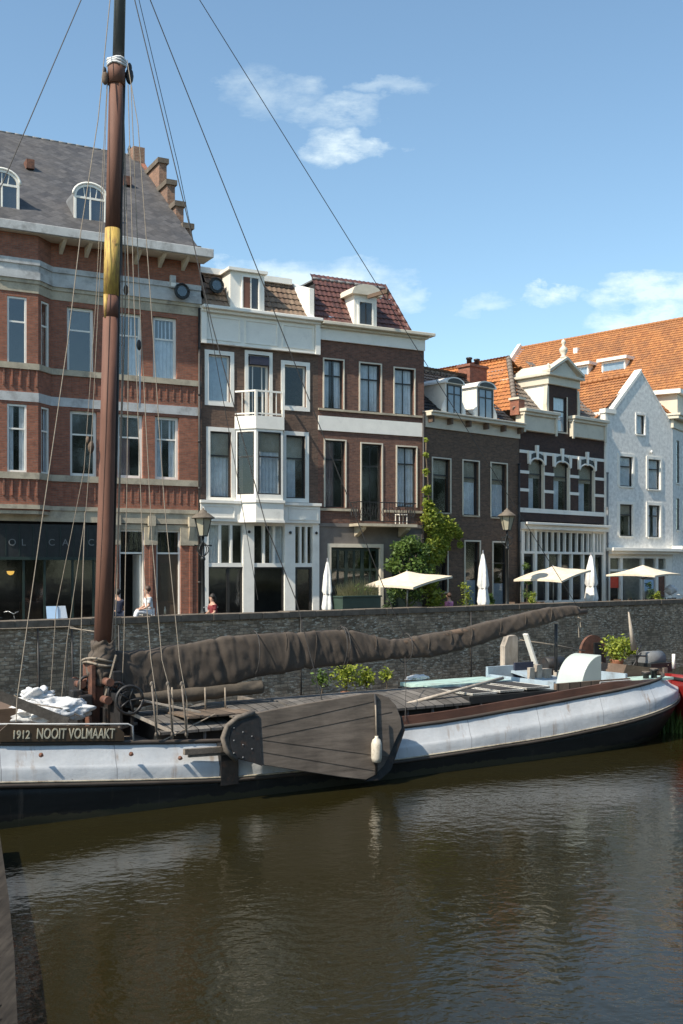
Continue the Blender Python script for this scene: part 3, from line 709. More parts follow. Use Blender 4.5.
mb = MB(); ring(mb, fB.u(208.3), fB.u(228), .05, zM0-.002, .06, .02, .059); ring(mb, fB.u(228.2), fB.u(242.3), .05, zM0-.002, .07, .02, .059); ring(mb, fB.u(254), fB.u(283.5), .05, zM0-.002, .06, .02, .059)
ring(mb, fB.u(295), fB.u(311.7), .05, zM0-.002, .1, .0, .059)
B.part('shop_window_frame', mb, M['darkframe'])
cloth(fB.u(272), fB.u(284), zM1, zT, .25).build('curtain', M['curtain'], B.root)
cloth(fB.u(210), fB.u(224), zM1-.2, zT, .3).build('curtain', M['curtain'], B.root)
# mansard roof
def mans(b, name, mat, xl0, yl0, xr0, xl1, yl1, xr1, back, y0=.12, holes=()):
    """front mansard slope between cornice pixels (left, right) and top pixels (at depth back)"""
    O = b.f.p(xl0, yl0, y0); Ar = Vector((b.f.u(xr0, y0), y0, O.z)); T = b.f.p(xl1, yl1, back); Tr = Vector((b.f.u(xr1, back), back, T.z))
    U = (Ar-O).normalized(); V = (T-O) - U*(T-O).dot(U); L = V.length
    poly = [(0,0),((Ar-O).length,0),((Tr-O).dot(U),L),((T-O).dot(U),L)]
    pantile(name, b.root, M[mat], O, Ar, T, poly, holes=holes)
    return O, Ar, T, Tr
O_, A_, T_, Tr_ = mans(B, 'mansard_roof', 'tantile', 200, 304, 309, 203, 272, 297, 1.15)
mb = MB(); mb.prism([(0,T_.y,T_.z-.1),(uE,T_.y,T_.z-.1),(uE,9.8,T_.z-.1),(0,9.8,T_.z-.1)], (0,0,.08)); B.part('flat_roof', mb, M['lead'])
B.box('roof_fascia', M['white'], -.1, fB.u(292,.9), T_.y-.28, T_.y+.1, T_.z-.1, T_.z+.14)
mb = MB(); mb.box(0, .02, .3, 9.8, top, T_.z-.1); mb.box(uE-.02, uE, .3, 9.8, top, T_.z-.1); mb.box(.02, uE-.02, 9.7, 9.8, top+.3, T_.z-.1); B.part('roof_side', mb, M['darktile'])
# dormer
du0, du1 = fB.u(231,-.02), fB.u(265,-.02); dz0, dz1 = zcT+.0, fB.z(231,267,-.02)
mb = MB(); mb.box(du0, du1, .05, 1.9, dz0, dz1-.12); d_ = B.part('dormer', mb, M['white'])
MB().box(du0-.12, du1+.1, -.1, 2.0, dz1-.119, dz1).build('dormer_cornice', M['white'], d_)
wu0, wu1 = fB.u(241.5), fB.u(260)
mb = MB(); ring(mb, wu0, wu1, dz0+.08, dz1-.25, .07, -.02, .049); mb.box((wu0+wu1)/2-.03, (wu0+wu1)/2+.03, .0, .045, dz0+.1, dz1-.3); mb.build('window_frame', M['white'], d_)
MB().box(wu0+.07, wu1-.07, .03, .036, dz0+.15, dz1-.32).build('pane', M['glass'], d_); MB().box(wu0+.07, wu1-.07, .04, .048, dz0+.15, dz1-.32).build('room_shade_board', M['interior'], d_)  # board in interior colour stands in for the dormer room's shade
MB().box(wu0+.1, (wu0+wu1)/2, .0, .02, dz0+.15, dz1-.32).build('open_shutter', M['mast'], d_)
# party parapet between B and C (white)
fC = Fac(318, fA.scale(318), 2400)
a0 = fC.p(310, 320, .02); a1 = fC.p(293.5, 286, 1.1)
mb = MB(); mb.beam(fB.p(311,320,.0)+Vector((0,0,.05)), fB.p(294.5,287,1.15)+Vector((0,0,.05)), .28, .22); B.part('verge_board', mb, M['white'])

# ============================================================ C: red-brown house with black balcony
C = Bld('balcony_house', fC, 'red brown brick house with maroon mansard roof, hoist beam and iron balcony', 'house')
z = fC.z; uE = fC.u(424); top = z(318, 339.5)
for xl, xr, yt, yb, cu in ((324,343,359,408,'sides'),(360,380.5,363,411,'net'),(394.5,414,368,414,'net')):
    C.winpx(xl, xr, yt, yb, h=(.32,), v=(.5,), cur=cu, frame='darkframe', fw=.05, sill=None, sur='top', surw=.06, surmat='cream', glass='glass')
for xl, xr, yt, yb, cu, nm in ((325,345,440,507,'drape','window'),(361.5,381.5,443.5,521,None,'balcony_door'),(397,416,446.5,507,'net','window')):
    C.winpx(xl, xr, yt, yb, h=(.28,), v=(.5,), cur=cu, frame='darkframe', fw=.05, sill=None, sur='top', surw=.06, surmat='cream', glass='glass', name=nm)
zG = z(318, 524)
wall('brick_wall', C.root, 0.003, uE, zG, top, C.holes, M['reddishbrick'])
C.shell(0.003, uE, 0, top+.4, 10, M['reddishbrick'])
gh = [(fC.u(330), fC.u(380), 0, z(330,547))]
wall('ground_floor_wall', C.root, 0.003, uE, 0, zG-.002, gh + [(fC.u(392), fC.u(410), 0, z(392,552))], M['plaster'])
C.box('string_course', M['plaster'], 0.003, uE, -.06, -.002, zG-.1, zG+.05)
C.box('sill_band', M['stone'], 0.003, uE, -.08, -.002, z(318,410), z(318,408)); C.box('white_band', M['white'], 0.003, uE-.01, -.05, -.003, z(318,430), z(318,415.5))
mb = MB(); mb.box(.003, fC.u(357), -.08, -.002, z(318,510.5), z(318,508)); mb.box(fC.u(384), uE, -.08, -.002, z(318,510.5), z(318,508)); C.part('sill_band', mb, M['stone'])
zcT = z(318, 322)
C.box('frieze', M['white'], .003, uE, -.1, .3, top, zcT-.25)
mb = MB(); mb.box(.025, uE+.1, -.26, .2, zcT-.249, zcT-.14); mb.box(.025, uE+.32, -.48, .2, zcT-.139, zcT-.0); C.part('cornice', mb, M['cream'], bevel=.02)
# balcony
sb0, sb1 = fC.u(354,-.5), fC.u(412,-.5); zf = z(354, 524)
C.box('balcony_slab', M['stone'], sb0, sb1, -.95, -.061, zf-.12, zf)
mb = MB()
for uu in (sb0+.25, sb1-.45): mb.prism([(uu,-.061,zf-.121),(uu,-.8,zf-.121),(uu,-.75,zf-.25),(uu,-.2,zf-.5),(uu,-.061,zf-.55)], (.2,0,0))
C.part('corbel', mb, M['stone'], recalc=True)
mb = MB(); zt = zf+.92
rp = [(sb0+.05,-.07),(sb0+.05,-.9),(sb1-.05,-.9),(sb1-.05,-.07)]
for (a, b_), (c, d) in zip(rp, rp[1:]):
    for zz in (zt, zf+.1): mb.beam((a,b_,zz), (c,d,zz), .045, .04)
    L = math.hypot(c-a, d-b_); n = int(L/.13)
    for k in range(n+1): t = k/n; mb.beam((a+(c-a)*t, b_+(d-b_)*t, zf+.1), (a+(c-a)*t, b_+(d-b_)*t, zt), .014, .014)
    for k in range(int(L/.35)):
        t = (k+.5)/max(1,int(L/.35)); cx_, cy_ = a+(c-a)*t, b_+(d-b_)*t; dx, dy = (c-a)/L, (d-b_)/L
        mb.tube([(cx_+dx*.13*math.cos(q), cy_+dy*.13*math.cos(q), zf+.5+.2*math.sin(q)) for q in [i*math.pi/4 for i in range(9)]], .014, 5)
C.part('balcony_railing', mb, M['iron'])
mb = MB(); cx_ = sb1-.5; mb.box(cx_-.22, cx_+.22, -.6, -.2, zf+.42, zf+.46)
for a in (-.2,.18): 
    for b_ in (-.58,-.24): mb.box(cx_+a, cx_+a+.03, b_, b_+.03, zf+.001, zf+.42)
ch = mb.build('balcony_table', M['white'], None); ch.location = (fC.P.x, fC.P.y, STREET); ch.rotation_euler = (0,0,fC.ang); tag(ch, 'small white table on the black iron balcony', 'table')
# garage-like dark door
mb = MB(); ring(mb, fC.u(327.5), fC.u(383), 0, z(330,543.5), .16, -.05, .3, 0); C.part('door_surround', mb, M['cream'])
u0, u1, zt = fC.u(331), fC.u(379.6), z(330,548)
mb = MB(); ring(mb, u0, u1, 0, zt, .1, .1, .2); n = 6
for k in range(1, n): x = u0+(u1-u0)*k/n; mb.box(x-(.07 if k % 2 == 0 else .04), x+(.07 if k % 2 == 0 else .04), .11, .19, .1, zt-.1)
for q in (.25,.5,.72): mb.box(u0+.1, u1-.1, .12, .18, zt*q-.05, zt*q+.05)
mb.box(u0+.1, u1-.1, .13, .17, .1, zt*.25)
C.part('folding_door', mb, M['darkgreen']); C.box('door_pane', M['glassb'], u0+.1, u1-.1, .15, .156, zt*.25, zt-.1)
a, c = fC.u(392), fC.u(410); mb = MB(); mb.box(a, c, .1, .16, 0, z(392,552)); C.part('door', mb, M['darkgreen'])
# mansard with hipped right end
bk = 1.5
O_, A_, T_, Tr_ = mans(C, 'mansard_roof', 'maroon', 311, 320, 410, 312.5, 279, 386, bk)
pantile('mansard_roof', C.root, M['maroon'], A_, (A_.x, 8, A_.z), (Tr_.x, bk, Tr_.z), [(0,0),(8-A_.y,0),(8-A_.y,1.9),(bk-A_.y,1.9)])
ridge('hip_tiles', C.root, M['maroon'], A_+Vector((0,0,.05)), Tr_+Vector((0,0,.05)), .08)
ridge('top_tiles', C.root, M['lead'], (T_.x,bk,T_.z+.03), (Tr_.x,bk,Tr_.z+.03), .07)
mb = MB(); mb.prism([(T_.x,bk,T_.z-.08),(Tr_.x,bk,T_.z-.08),(Tr_.x,8,T_.z-.08),(T_.x,8,T_.z-.08)], (0,0,.07)); C.part('flat_roof', mb, M['lead'])
mb = MB(); x = fC.u(309.5,.0); mb.hexa([(x,.0,zcT-.1),(x+.22,.0,zcT-.1),(x+.22,bk+1.6,zcT-.1),(x,bk+1.6,zcT-.1),(x,.0,zcT+.0+1.4),(x+.22,.0,zcT+1.4),(x+.22,bk+1.6,T_.z+.15),(x,bk+1.6,T_.z+.15)])
C.part('party_parapet', mb, M['white'])
# pediment dormer
du0, du1 = fC.u(354,0), fC.u(376.5,0); dz1 = z(354,292)
mb = MB(); mb.box(du0, du1, -.02, 1.9, zcT-.02, dz1-.1); d_ = C.part('dormer', mb, M['white'])
mb = MB(); pr = [(du0-.2, dz1-.1)] + [((du0+du1)/2+math.cos(t)*(du1-du0+.3)/2, dz1+.02+math.sin(t)*.34) for t in [math.pi*(1-i/10) for i in range(11)]] + [(du1+.2, dz1-.1)]
mb.prism([(x,-.2,zz) for x, zz in pr], (0,1.9,0)); mb.build('curved_pediment', M['cream'], d_, recalc=True)
wu0, wu1 = fC.u(358.5), fC.u(372)
mb = MB(); ring(mb, wu0-.05, wu1+.05, zcT+.05, z(358,300), .08, -.07, -.021); mb.build('window_frame', M['white'], d_)
MB().box(wu0+.03, wu1-.03, -.05, -.045, zcT+.12, z(358,302)).build('pane', M['glass'], d_); MB().box(wu0+.03, wu1-.03, -.04, -.021, zcT+.12, z(358,302)).build('room_shade_board', M['interior'], d_)  # dark board paints the dim room behind this solid dormer's pane
mb = MB(); mb.box((wu0+wu1)/2-.025, (wu0+wu1)/2+.025, -.065, -.051, zcT+.12, z(358,302)); mb.build('glazing_bar', M['darkframe'], d_)
mb = MB(); mb.beam(fC.p(368,297,-.15), fC.p(388,291,-1.45), .12, .16); mb.beam(fC.p(387,291,-1.38)-Vector((0,0,.05)), fC.p(387,291,-1.38)-Vector((0,0,.3)), .06, .06); mb.build('hoist_beam', M['brownwood'], d_)

# ============================================================ D: low dark brick house with two dormers
fD = Fac(424.5, fA.scale(424), 1560)
D = Bld('dormer_house', fD, 'low dark brick house with two white arched dormers and climbing plant', 'house')
z = fD.z; uE = fD.u(519); top = z(424.5, 427)
for xl, xr, yt, yb, cu in ((432.5,450,458,512,'blindtop'),(463,478.5,460.5,515,'blindnet'),(491,506.5,463,517,'blindnet')):
    D.winpx(xl, xr, yt, yb, h=(.3,), cur=cu, frame='darkframe', fw=.05, sill='stone', sur='top', surw=.06, surmat='cream')
for xl, xr, yt, yb, cu, nm in ((432.5,447,539,592,None,'window'),(465,479.5,541.5,606,'low','window'),(493,507,542.5,611,'low','door')):
    D.winpx(xl, xr, yt, yb, h=(.3,), cur=cu, frame='darkframe', fw=.05, sill='stone', sur='top', surw=.07, surmat='cream', name=nm)
wall('brick_wall', D.root, 0, uE, 0, top, D.holes, M['darkbrick'])
D.shell(0, uE, 0, top+.3, 9, M['darkbrick'])
zcT = z(424.5, 411)
D.box('frieze', M['cream'], 0, uE, -.08, .3, top, zcT-.22)
mb = MB(); mb.box(0, uE, -.42, .2, zcT-.22, zcT-.08); mb.box(0, uE, -.5, .2, zcT-.079, zcT); D.part('cornice', mb, M['cream'], bevel=.015)
mb = MB()
for k in range(6): x = .15+k*(uE-.4)/5; mb.box(x, x+.12, -.36, -.081, zcT-.5, zcT-.221)
D.part('cornice_bracket', mb, M['darkbrick'])
yk = 3.6; zk = D.f.z(430, 372, yk)
slopeD = lambda y: zcT-.02+(y-.1)*(zk-zcT)/(yk-.1)
pantile('roof', D.root, M['darktile'], (0,.1,zcT-.02), (uE,.1,zcT-.02), (0,yk,zk))
pantile('roof', D.root, M['greytile'], (uE,2*yk,zcT), (0,2*yk,zcT), (uE,yk,zk))
ridge('ridge_tiles', D.root, M['greytile'], (0,yk,zk), (uE*.9,yk,zk), .12)
mb = MB(); mb.prism([(.0,.1,zcT-.1),(.0,2*yk,zcT-.1),(.0,yk,zk-.05)], (.15,0,0)); D.part('gable_wall', mb, M['darkbrick'])
for xl, xr, yt in ((446,463,379),(477.5,494.5,383)):
    u0, u1 = fD.u(xl,.0), fD.u(xr,.0); zt = z(xl, yt)-.05
    mb = MB(); mb.box(u0, u1, .05, 2.1, zcT-.05, zt-.12); d_ = D.part('dormer', mb, M['white'])
    cx_ = (u0+u1)/2; hw = (u1-u0)/2
    arc = [(cx_+math.cos(t)*(hw+.1), zt-.12+math.sin(t)*.32) for t in [math.pi*i/10 for i in range(11)]]
    mb = MB(); mb.prism([(x,-.06,q) for x, q in arc], (0,2.3,0)); mb.build('dormer_roof', M['white'], d_, recalc=True)
    mb = MB(); mb.prism([(cx_+math.cos(t)*(hw-.06), -.085, zt-.08+math.sin(t)*.22) for t in [math.pi*i/10 for i in range(11)]], (0,.02,0)); mb.build('fanlight', M['darkframe'], d_, recalc=True)
    mb = MB(); ring(mb, u0+.1, u1-.1, zcT+.02, zt-.16, .06, .0, .049); mb.box(cx_-.025, cx_+.025, .01, .045, zcT+.08, zt-.2); mb.box(u0+.16, u1-.16, .01, .045, zt-.62, zt-.57); mb.build('window_frame', M['darkframe'], d_)
    MB().box(u0+.12, u1-.12, .03, .034, zcT+.06, zt-.2).build('pane', M['glass'], d_); cloth(u0+.14, u1-.14, zcT+.06, zt-.2, .043, .003, .12).build('curtain', M['greyblind'], d_)
    mb = MB()
    for sx, s_ in ((u0-.0,-1),(u1,1)): mb.prism([(sx,.02,zcT),(sx+s_*.22,.02,zcT),(sx+s_*.2,.02,zcT+.3),(sx,.02,zcT+.65)], (0,.1,0))
    mb.build('dormer_scroll', M['white'], d_, recalc=True)
# chimney
cu0, cu1 = fD.u(464,yk), fD.u(481,yk)
zch = fD.z(464,364.5,yk)
mb = MB(); mb.box(cu0, cu1, yk-.4, yk+.4, zk-1.2, zch-.13); ch = D.part('chimney', mb, M['redbrick'])
MB().box(cu0-.07, cu1+.07, yk-.47, yk+.47, zch-.129, zch).build('chimney_cap', M['redbrick'], ch)
for k in (.3,.75):
    mb = MB(); mb.lathe([(.14,0),(.13,.3),(.17,.32),(.17,.4),(.1,.42)], (cu0+(cu1-cu0)*k,yk,zch), 10); mb.build('chimney_pot', M['iron'], ch)

# ============================================================ E: dark brick neck-gable house with arches
fE = Fac(519.3, fD.scale(519.3), 1560)
E = Bld('neck_gable_house', fE, 'dark brick house with white striped arched windows and a tall pedimented gable dormer', 'house')
z = fE.z; uE = fE.u(604); top = z(519.3, 430)
wins = ((528.5,543.5,458,509),(553.5,569,461,511),(578.5,594,464,513))
for xl, xr, yt, yb in wins:
    E.winpx(xl, xr, yt, yb, h=(.3,), frame='darkframe', fw=.05, sill=None, cur='blindside', glass='glass', sur=None)
# central gable window hole handled in its own wall
zsf = z(519.3, 520)
wall('brick_wall', E.root, 0, uE, zsf, top, E.holes, M['darkredbrick'])
E.shell(0, uE, 0, top+.5, 9, M['darkbrick'])
def bandE(y0, y1): 
    mb = MB(); zs = (z(519.3,y0), z(519.3,y1)); x = 0
    for xl, xr, *_ in wins: mb.box(x, fE.u(xl)-.0, -.05, -.002, *zs) if zs[0] < z(528,462) and zs[0] > z(528,505) else None; x = fE.u(xr)
    if not(zs[0] < z(528,462) and zs[0] > z(528,505)): mb.box(0, uE, -.05, -.002, *zs)
    else: mb.box(x, uE, -.05, -.002, *zs)
    return E.part('white_band', mb, M['white'])
bandE(473, 470); bandE(491,488); bandE(512,507.5); bandE(452.5,449.5)
for xl, xr, yt, yb in wins:
    u0, u1 = fE.u(xl), fE.u(xr); cx_ = (u0+u1)/2; zt = z(xl, yt); hw = (u1-u0)/2
    mb = MB(); n = 8; P1 = [(cx_+math.cos(t)*hw*1.12, zt-.12+math.sin(t)*.42) for t in [math.pi*i/n for i in range(n+1)]]; P0_ = [(cx_+math.cos(t)*hw*.98, zt-.3+math.sin(t)*.34) for t in [math.pi*i/n for i in range(n+1)]]
    for k in range(n): mb.prism([(P0_[k][0],-.07,P0_[k][1]),(P1[k][0],-.07,P1[k][1]),(P1[k+1][0],-.07,P1[k+1][1]),(P0_[k+1][0],-.07,P0_[k+1][1])], (0,.2,0))
    E.part('arch', mb, M['black'], recalc=True)
    mb = MB()
    mb.tube([(x,-.08,q-.02) for x, q in P0_], .045, 6)
    for t, hh in ((math.pi*.5,.42),(math.pi*.93,.34),(math.pi*.07,.34)):
        x = cx_+math.cos(t)*hw*1.05; q = zt-.2+math.sin(t)*.3
        mb.prism([(x-.07,-.12,q-.15),(x+.07,-.12,q-.15),(x+.1,-.12,q+hh+.15),(x-.1,-.12,q+hh+.15)], (0,.14,0))
    E.part('keystone', mb, M['white'], recalc=True)
    mb = MB(); mb.box(u1-.03, u1+.07, -.03, .14, z(xl,yb), zt-.2); E.part('window_reveal', mb, M['cream'])
# cornice blocks
def cblock(xl, xr, yt, yb):
    u0, u1 = fE.u(xl,-.2), fE.u(xr,-.2); z1 = z(519.3, yt); z0 = z(519.3, yb)
    mb = MB(); mb.box(u0+.12, u1-.12, -.22, .3, z0, z1-.3); mb.box(u0+.06, u1-.06, -.34, .3, z1-.3, z1-.16); mb.box(u0, u1, -.46, .3, z1-.159, z1); 
    for uu in (u0+.05, u1-.2): mb.box(uu, uu+.15, -.3, -.221, z0-.12, z1-.3)
    E.part('cornice', mb, M['cream'], bevel=.02)
cblock(522, 557, 408.5, 430); cblock(571, 606, 408.5, 430)
# neck gable
gu0, gu1 = fE.u(548), fE.u(577); gz1 = z(548, 384); gz0 = top
wu0, wu1, wz0, wz1 = fE.u(553.5), fE.u(566.5), z(553,431), z(553,396)
wall('gable_wall', E.root, gu0, gu1, gz0, gz1, [(wu0,wu1,wz0,wz1)], M['darkredbrick'], .25)
E.window(wu0, wu1, wz0, wz1, h=(.4,), frame='darkframe', fw=.05, hole=False, cur='net', rec=.08, sill='cream', glass='glassb')
E.box('white_jamb', M['cream'], wu1+.002, wu1+.07, -.03, .1, wz0, wz1+.06)
ez0, ez1 = gz1, z(548, 373)
mb = MB(); mb.box(gu0-.12, gu1+.12, -.12, 2.9, ez0, ez1-.14); mb.box(gu0-.28, gu1+.28, -.32, 2.9, ez1-.139, ez1)
E.part('entablature', mb, M['cream'], bevel=.02)
cx_ = (gu0+gu1)/2; apex = z(562, 359)
mb = MB(); mb.prism([(gu0+.1,-.15,ez1+.001),(gu1-.1,-.15,ez1+.001),(cx_,-.15,apex-.14)], (0,2.8,0)); E.part('pediment', mb, M['cream'], recalc=True)
mb = MB(); mb.beam((gu0-.2,-.03,ez1+.04), (cx_,-.03,apex), .58, .13, (0,1,0)) if False else None
for a in ((gu0-.25,ez1+.02),(gu1+.25,ez1+.02)):
    mb.prism([(a[0],-.33,a[1]),(cx_,-.33,apex-.06),(cx_,-.33,apex+.09),(a[0],-.33,a[1]+.12)], (0,.5,0))
E.part('pediment_moulding', mb, M['cream'], recalc=True)
mb = MB(); mb.lathe([(.16,0),(.16,.12),(.09,.16),(.2,.35),(.22,.5),(.1,.62),(.06,.68),(.12,.8),(.1,.92),(.02,1.0)], (cx_,-.05,apex+.02), 12); E.part('finial', mb, M['cream'])
for uu in (gu0-.1, gu1+.1):
    mb = MB(); mb.lathe([(.1,0),(.12,.1),(.06,.16),(.11,.28),(.03,.42)], (uu,-.1,ez1+.05), 10); E.part('finial', mb, M['cream'])
mb = MB(); mb.box(gu0-.02, gu0+.0, .0, 3.0, top+.5, gz1); mb.box(gu1, gu1+.02, .0, 3.0, top+.5, gz1); mb.box(gu0, gu1, 2.6, 2.7, top, gz1); E.part('dormer_cheek', mb, M['white'])
mb = MB()
for s_, uu in ((-1,gu0-.001),(1,gu1+.001)):
    mb.prism([(uu,-.06,top+.55),(uu+s_*.5,-.06,top+.55),(uu+s_*.42,-.06,top+.85),(uu+s_*.15,-.06,top+1.0),(uu+s_*.2,-.06,top+1.5),(uu+s_*.12,-.06,gz1-.1),(uu,-.06,gz1-.1)], (0,.22,0))
E.part('gable_scroll', mb, M['cream'], recalc=True)
# hip roof: orange left slope, grey front slope
hz0 = z(519.3, 408.5)-.1; yh = 3.4; rz = fE.z(508, 359, yh); ru = fE.u(508.5, yh)
hb = 9.0
e_l = (-.0, .2, hz0)
Lw = Vector((-.0,yh,0)); 
# left slope: eave line runs back along y at u=-2.4 (over the neighbour), ridge at u=ru
slo = 1.0
pl0 = Vector((ru-3.2, .2, rz-3.2*1.1)); 
pantile('roof', E.root, M['orange2'], (ru-3.0,12,rz-3.3), (ru-3.0,.2,rz-3.3), (ru,12,rz), [(0,0),(11.8,0),(12-yh,4.46),(0,4.46)])
pantile('roof', E.root, M['greytile'], (-.1,.2,hz0), (uE+.6,.2,hz0), (-.1,yh,rz), [(0,0),(uE+.7,0),(uE*.55+ru*.5,math.hypot(yh-.2,rz-hz0)),(ru+.1,math.hypot(yh-.2,rz-hz0))], holes=[(gu0+.1,gu1+.05,-1,9)])
ridge('hip_tiles', E.root, M['greytile'], (-.05,.2,hz0+.08), (ru,yh,rz+.08), .14)
ridge('ridge_tiles', E.root, M['orange'], (ru,yh,rz+.05), (ru,12,rz+.05), .12)
pantile('roof', E.root, M['orange'], (ru+5.2,.2,rz-3.3), (ru+5.2,12,rz-3.3), (ru+.0,.2,rz), [(yh*.3,0),(11.8,0),(11.8,6.1),(yh-.2,6.1)])
E.box('chimney', M['redbrick'], -.1, .35, -.05, .5, hz0-.2, hz0+.55)
E.box('chimney_cap', M['cream'], -.16, .41, -.11, .56, hz0+.551, hz0+.66)
# shopfront
zp = z(519.3, 522); 
mb = MB(); mb.box(0, uE, -.5, .2, zp-.12, zp); mb.box(0, uE, -.32, .2, zp-.34, zp-.121); E.part('shop_cornice', mb, M['white'], bevel=.015)
mb = MB(); cols = [519.6, 533.5, 548, 560, 571.5, 583.5, 595.5, 603.6]; zl1, zl0 = z(519.3,531), z(519.3,551)
for px in (521.2, 534.5, 592.5, 603): x = fE.u(px); mb.box(x-.09, x+.09, -.1, .15, 0, zp-.34)
for px in (524,528.5,541,547,553,559,565,571,577,583,588,597,600): x = fE.u(px); mb.box(x-.035, x+.035, -.04, .12, zl0, zl1)
mb.box(0, uE, -.06, .14, zl1, zp-.341); mb.box(.01, uE-.01, -.08, .14, zl0-.12, zl0)
for px in (547.5, 560, 571.5, 583): x = fE.u(px); mb.box(x-.05, x+.05, -.05, .12, .75, zl0-.12)
mb.box(fE.u(535), fE.u(592), -.02, .2, 0, .75); mb.box(fE.u(534), fE.u(593), -.14, .2, .75, .85)
E.part('shop_frame', mb, M['white'])
E.box('shop_window', M['glass'], .05, uE-.05, .08, .086, .05, zl1)
mb = MB(); ring(mb, fE.u(522.5), fE.u(533), .05, zl0-.13, .12, .02, .079); ring(mb, fE.u(594), fE.u(602), .05, zl0-.13, .12, .02, .079); E.part('door', mb, M['black'])
mb = MB(); ring(mb, fE.u(536.5), fE.u(591), .1, .65, .04, -.045, -.021); E.part('base_panel', mb, M['white'])

# ============================================================ G: white gabled corner house
fG = Fac(604.3, fE.scale(604), 1900)
Gb = Bld('white_gable_house', fG, 'white painted brick house with pointed gable and orange tiled roof', 'house')
z = fG.z; uE = fG.u(672); top = z(604.3, 411)
for xl, xr, yt, yb, cu in ((619.6,632.6,456,486,'net'),(648,660,459,489,'net'),(619.6,632.6,504,536,'blindtop'),(648,660,505,537,'sides')):
    Gb.winpx(xl, xr, yt, yb, h=(.33,), frame='darkframe', fw=.05, sill='white', sur='top', surw=.16, surmat='white', cur=cu, rec=.1)
Gb.winpx(636.5,644.6,414.5,434, h=(), frame='darkframe', fw=.05, sill='white', sur='top', surw=.1, surmat='whitewall', cur='net', rec=.1)
zs = z(604.3, 549)
wall('white_wall', Gb.root, 0, uE, zs, top, Gb.holes, M['whitewall'])
Gb.shell(0, uE, 0, top, 9, M['whitewall'])
gl, gr_, ga = fG.u(614), fG.u(666), z(641, 373)
cxg = (fG.u(641)); 
mb = MB(); mb.prism([(gl,0,top+.002),(gr_+.2,0,top+.002),(cxg,0,ga)], (0,.3,0)); Gb.part('gable', mb, M['whitewall'], recalc=True)
mb = MB(); mb.prism([(gl-.1,-.05,top-.02),(cxg,-.05,ga+.0),(cxg,-.05,ga+.22),(gl-.28,-.05,top+.05)], (0,.5,0)); Gb.part('gable_coping', mb, M['white'], recalc=True)
mb = MB(); mb.prism([(gr_+.28,-.03,top-.05),(cxg,-.03,ga+.12),(cxg,-.03,ga+.02),(gr_+.2,-.03,top-.15)], (0,.4,0)); Gb.part('gable_coping', mb, M['whitewall'], recalc=True)
Gb.box('shoulder', M['white'], -.05, gl+.05, -.12, .3, top-.1, top+.14)
Gb.box('corner_strip', M['white'], .02, .2, -.06, -.001, zs, top-.12)
ll = math.hypot(cxg-(-.2), ga-top+.3)
pantile('roof', Gb.root, M['orange'], (-.2,9,top-.35), (-.2,.28,top-.35), (cxg,9,ga-.1))
pantile('roof', Gb.root, M['orange'], (uE+.2,.28,top-.6), (uE+.2,9,top-.6), (cxg,.28,ga-.1))
ridge('ridge_tiles', Gb.root, M['orange'], (cxg,.3,ga), (cxg,9,ga), .11)
# shop
mb = MB(); mb.box(.1, uE+.3, -.55, .2, zs-.1, zs+.08); mb.box(.2, uE+.2, -.35, .2, zs-.25, zs-.101); Gb.part('shop_cornice', mb, M['white'], bevel=.015)
zt = z(604.3, 558)
wall('shop_wall', Gb.root, 0, uE, 0, zs-.25, [(fG.u(609), fG.u(668), .25, zt)], M['white'])
mb = MB()
for px in (609.3, 622, 643.5, 657.5, 667.5): x = fG.u(px); mb.box(x-.1, x+.1, .02, .2, .25, zt-.001)
mb.box(fG.u(609), fG.u(668), .04, .18, zt-.72, zt-.6); Gb.part('shop_frame', mb, M['white'])
Gb.box('shop_window', M['glass'], fG.u(609), fG.u(668), .12, .126, .25, zt)
Gb.box('poster', M['orangesign'], fG.u(611.5), fG.u(620), .1, .115, z(612,588), z(612,577)); Gb.box('poster', M['rust'], fG.u(659.5), fG.u(666), .1, .115, .9, z(612,575)); Gb.box('poster', M['bluepaper'], fG.u(646), fG.u(655), .1, .115, z(612,592), z(612,580))
mb = MB(); mb.blob((fG.u(650),-.12,z(648,452)), .1, 1, 0, (1,.5,1.2)); Gb.part('wall_lamp', mb, M['white'])

# ============================================================ H: white house round the corner
fH = Fac(672.3, fG.scale(672), 1050)
H = Bld('white_side_house', fH, 'narrow white house wall with cream roof dormer at right edge', 'house')
z = fH.z; uE = 7.0; top = z(672.3, 428)
for xl, xr, yt, yb in ((676.5,679.5,440,483),(683,687,444,484),(676.5,679.5,498,530),(683,687,499,530)):
    H.winpx(xl, xr, yt, yb, h=(.33,), frame='darkframe', fw=.05, sill='white', rec=.06)
wall('white_wall', H.root, 0.01, uE, 0, top, H.holes, M['whitewall']); H.shell(0.01, uE, 0, top, 7, M['whitewall'])
mb = MB(); zc2 = z(672.3, 414); mb.box(-.1, uE, -.1, .3, top, zc2-.3); mb.box(-.3, uE, -.45, .3, zc2-.3, zc2-.12); mb.box(-.35, uE, -.55, .3, zc2-.119, zc2); H.part('cornice', mb, M['cream'], bevel=.02)
pantile('roof', H.root, M['orange'], (0,.2,zc2-.05), (uE,.2,zc2-.05), (0,2.3,zc2+1.9))
mb = MB(); mb.prism([(.02,.2,zc2-.05),(.02,4.4,zc2-.05),(.02,2.3,zc2+1.8)], (.1,0,0)); H.part('gable_wall', mb, M['whitewall'], recalc=True)
u0, u1 = fH.u(674, .3), fH.u(674, .3)+2.4
mb = MB(); mb.box(u0, u1, .1, 2.8, zc2, zc2+1.35); d_ = H.part('dormer', mb, M['cream']); MB().box(u0-.3, u1+.3, -.15, 3.2, zc2+1.351, zc2+1.6).build('dormer_cornice', M['white'], d_)
H.box('awning_ledge', M['white'], -.1, uE, -.6, -.001, z(672.3,549.5), z(672.3,546))

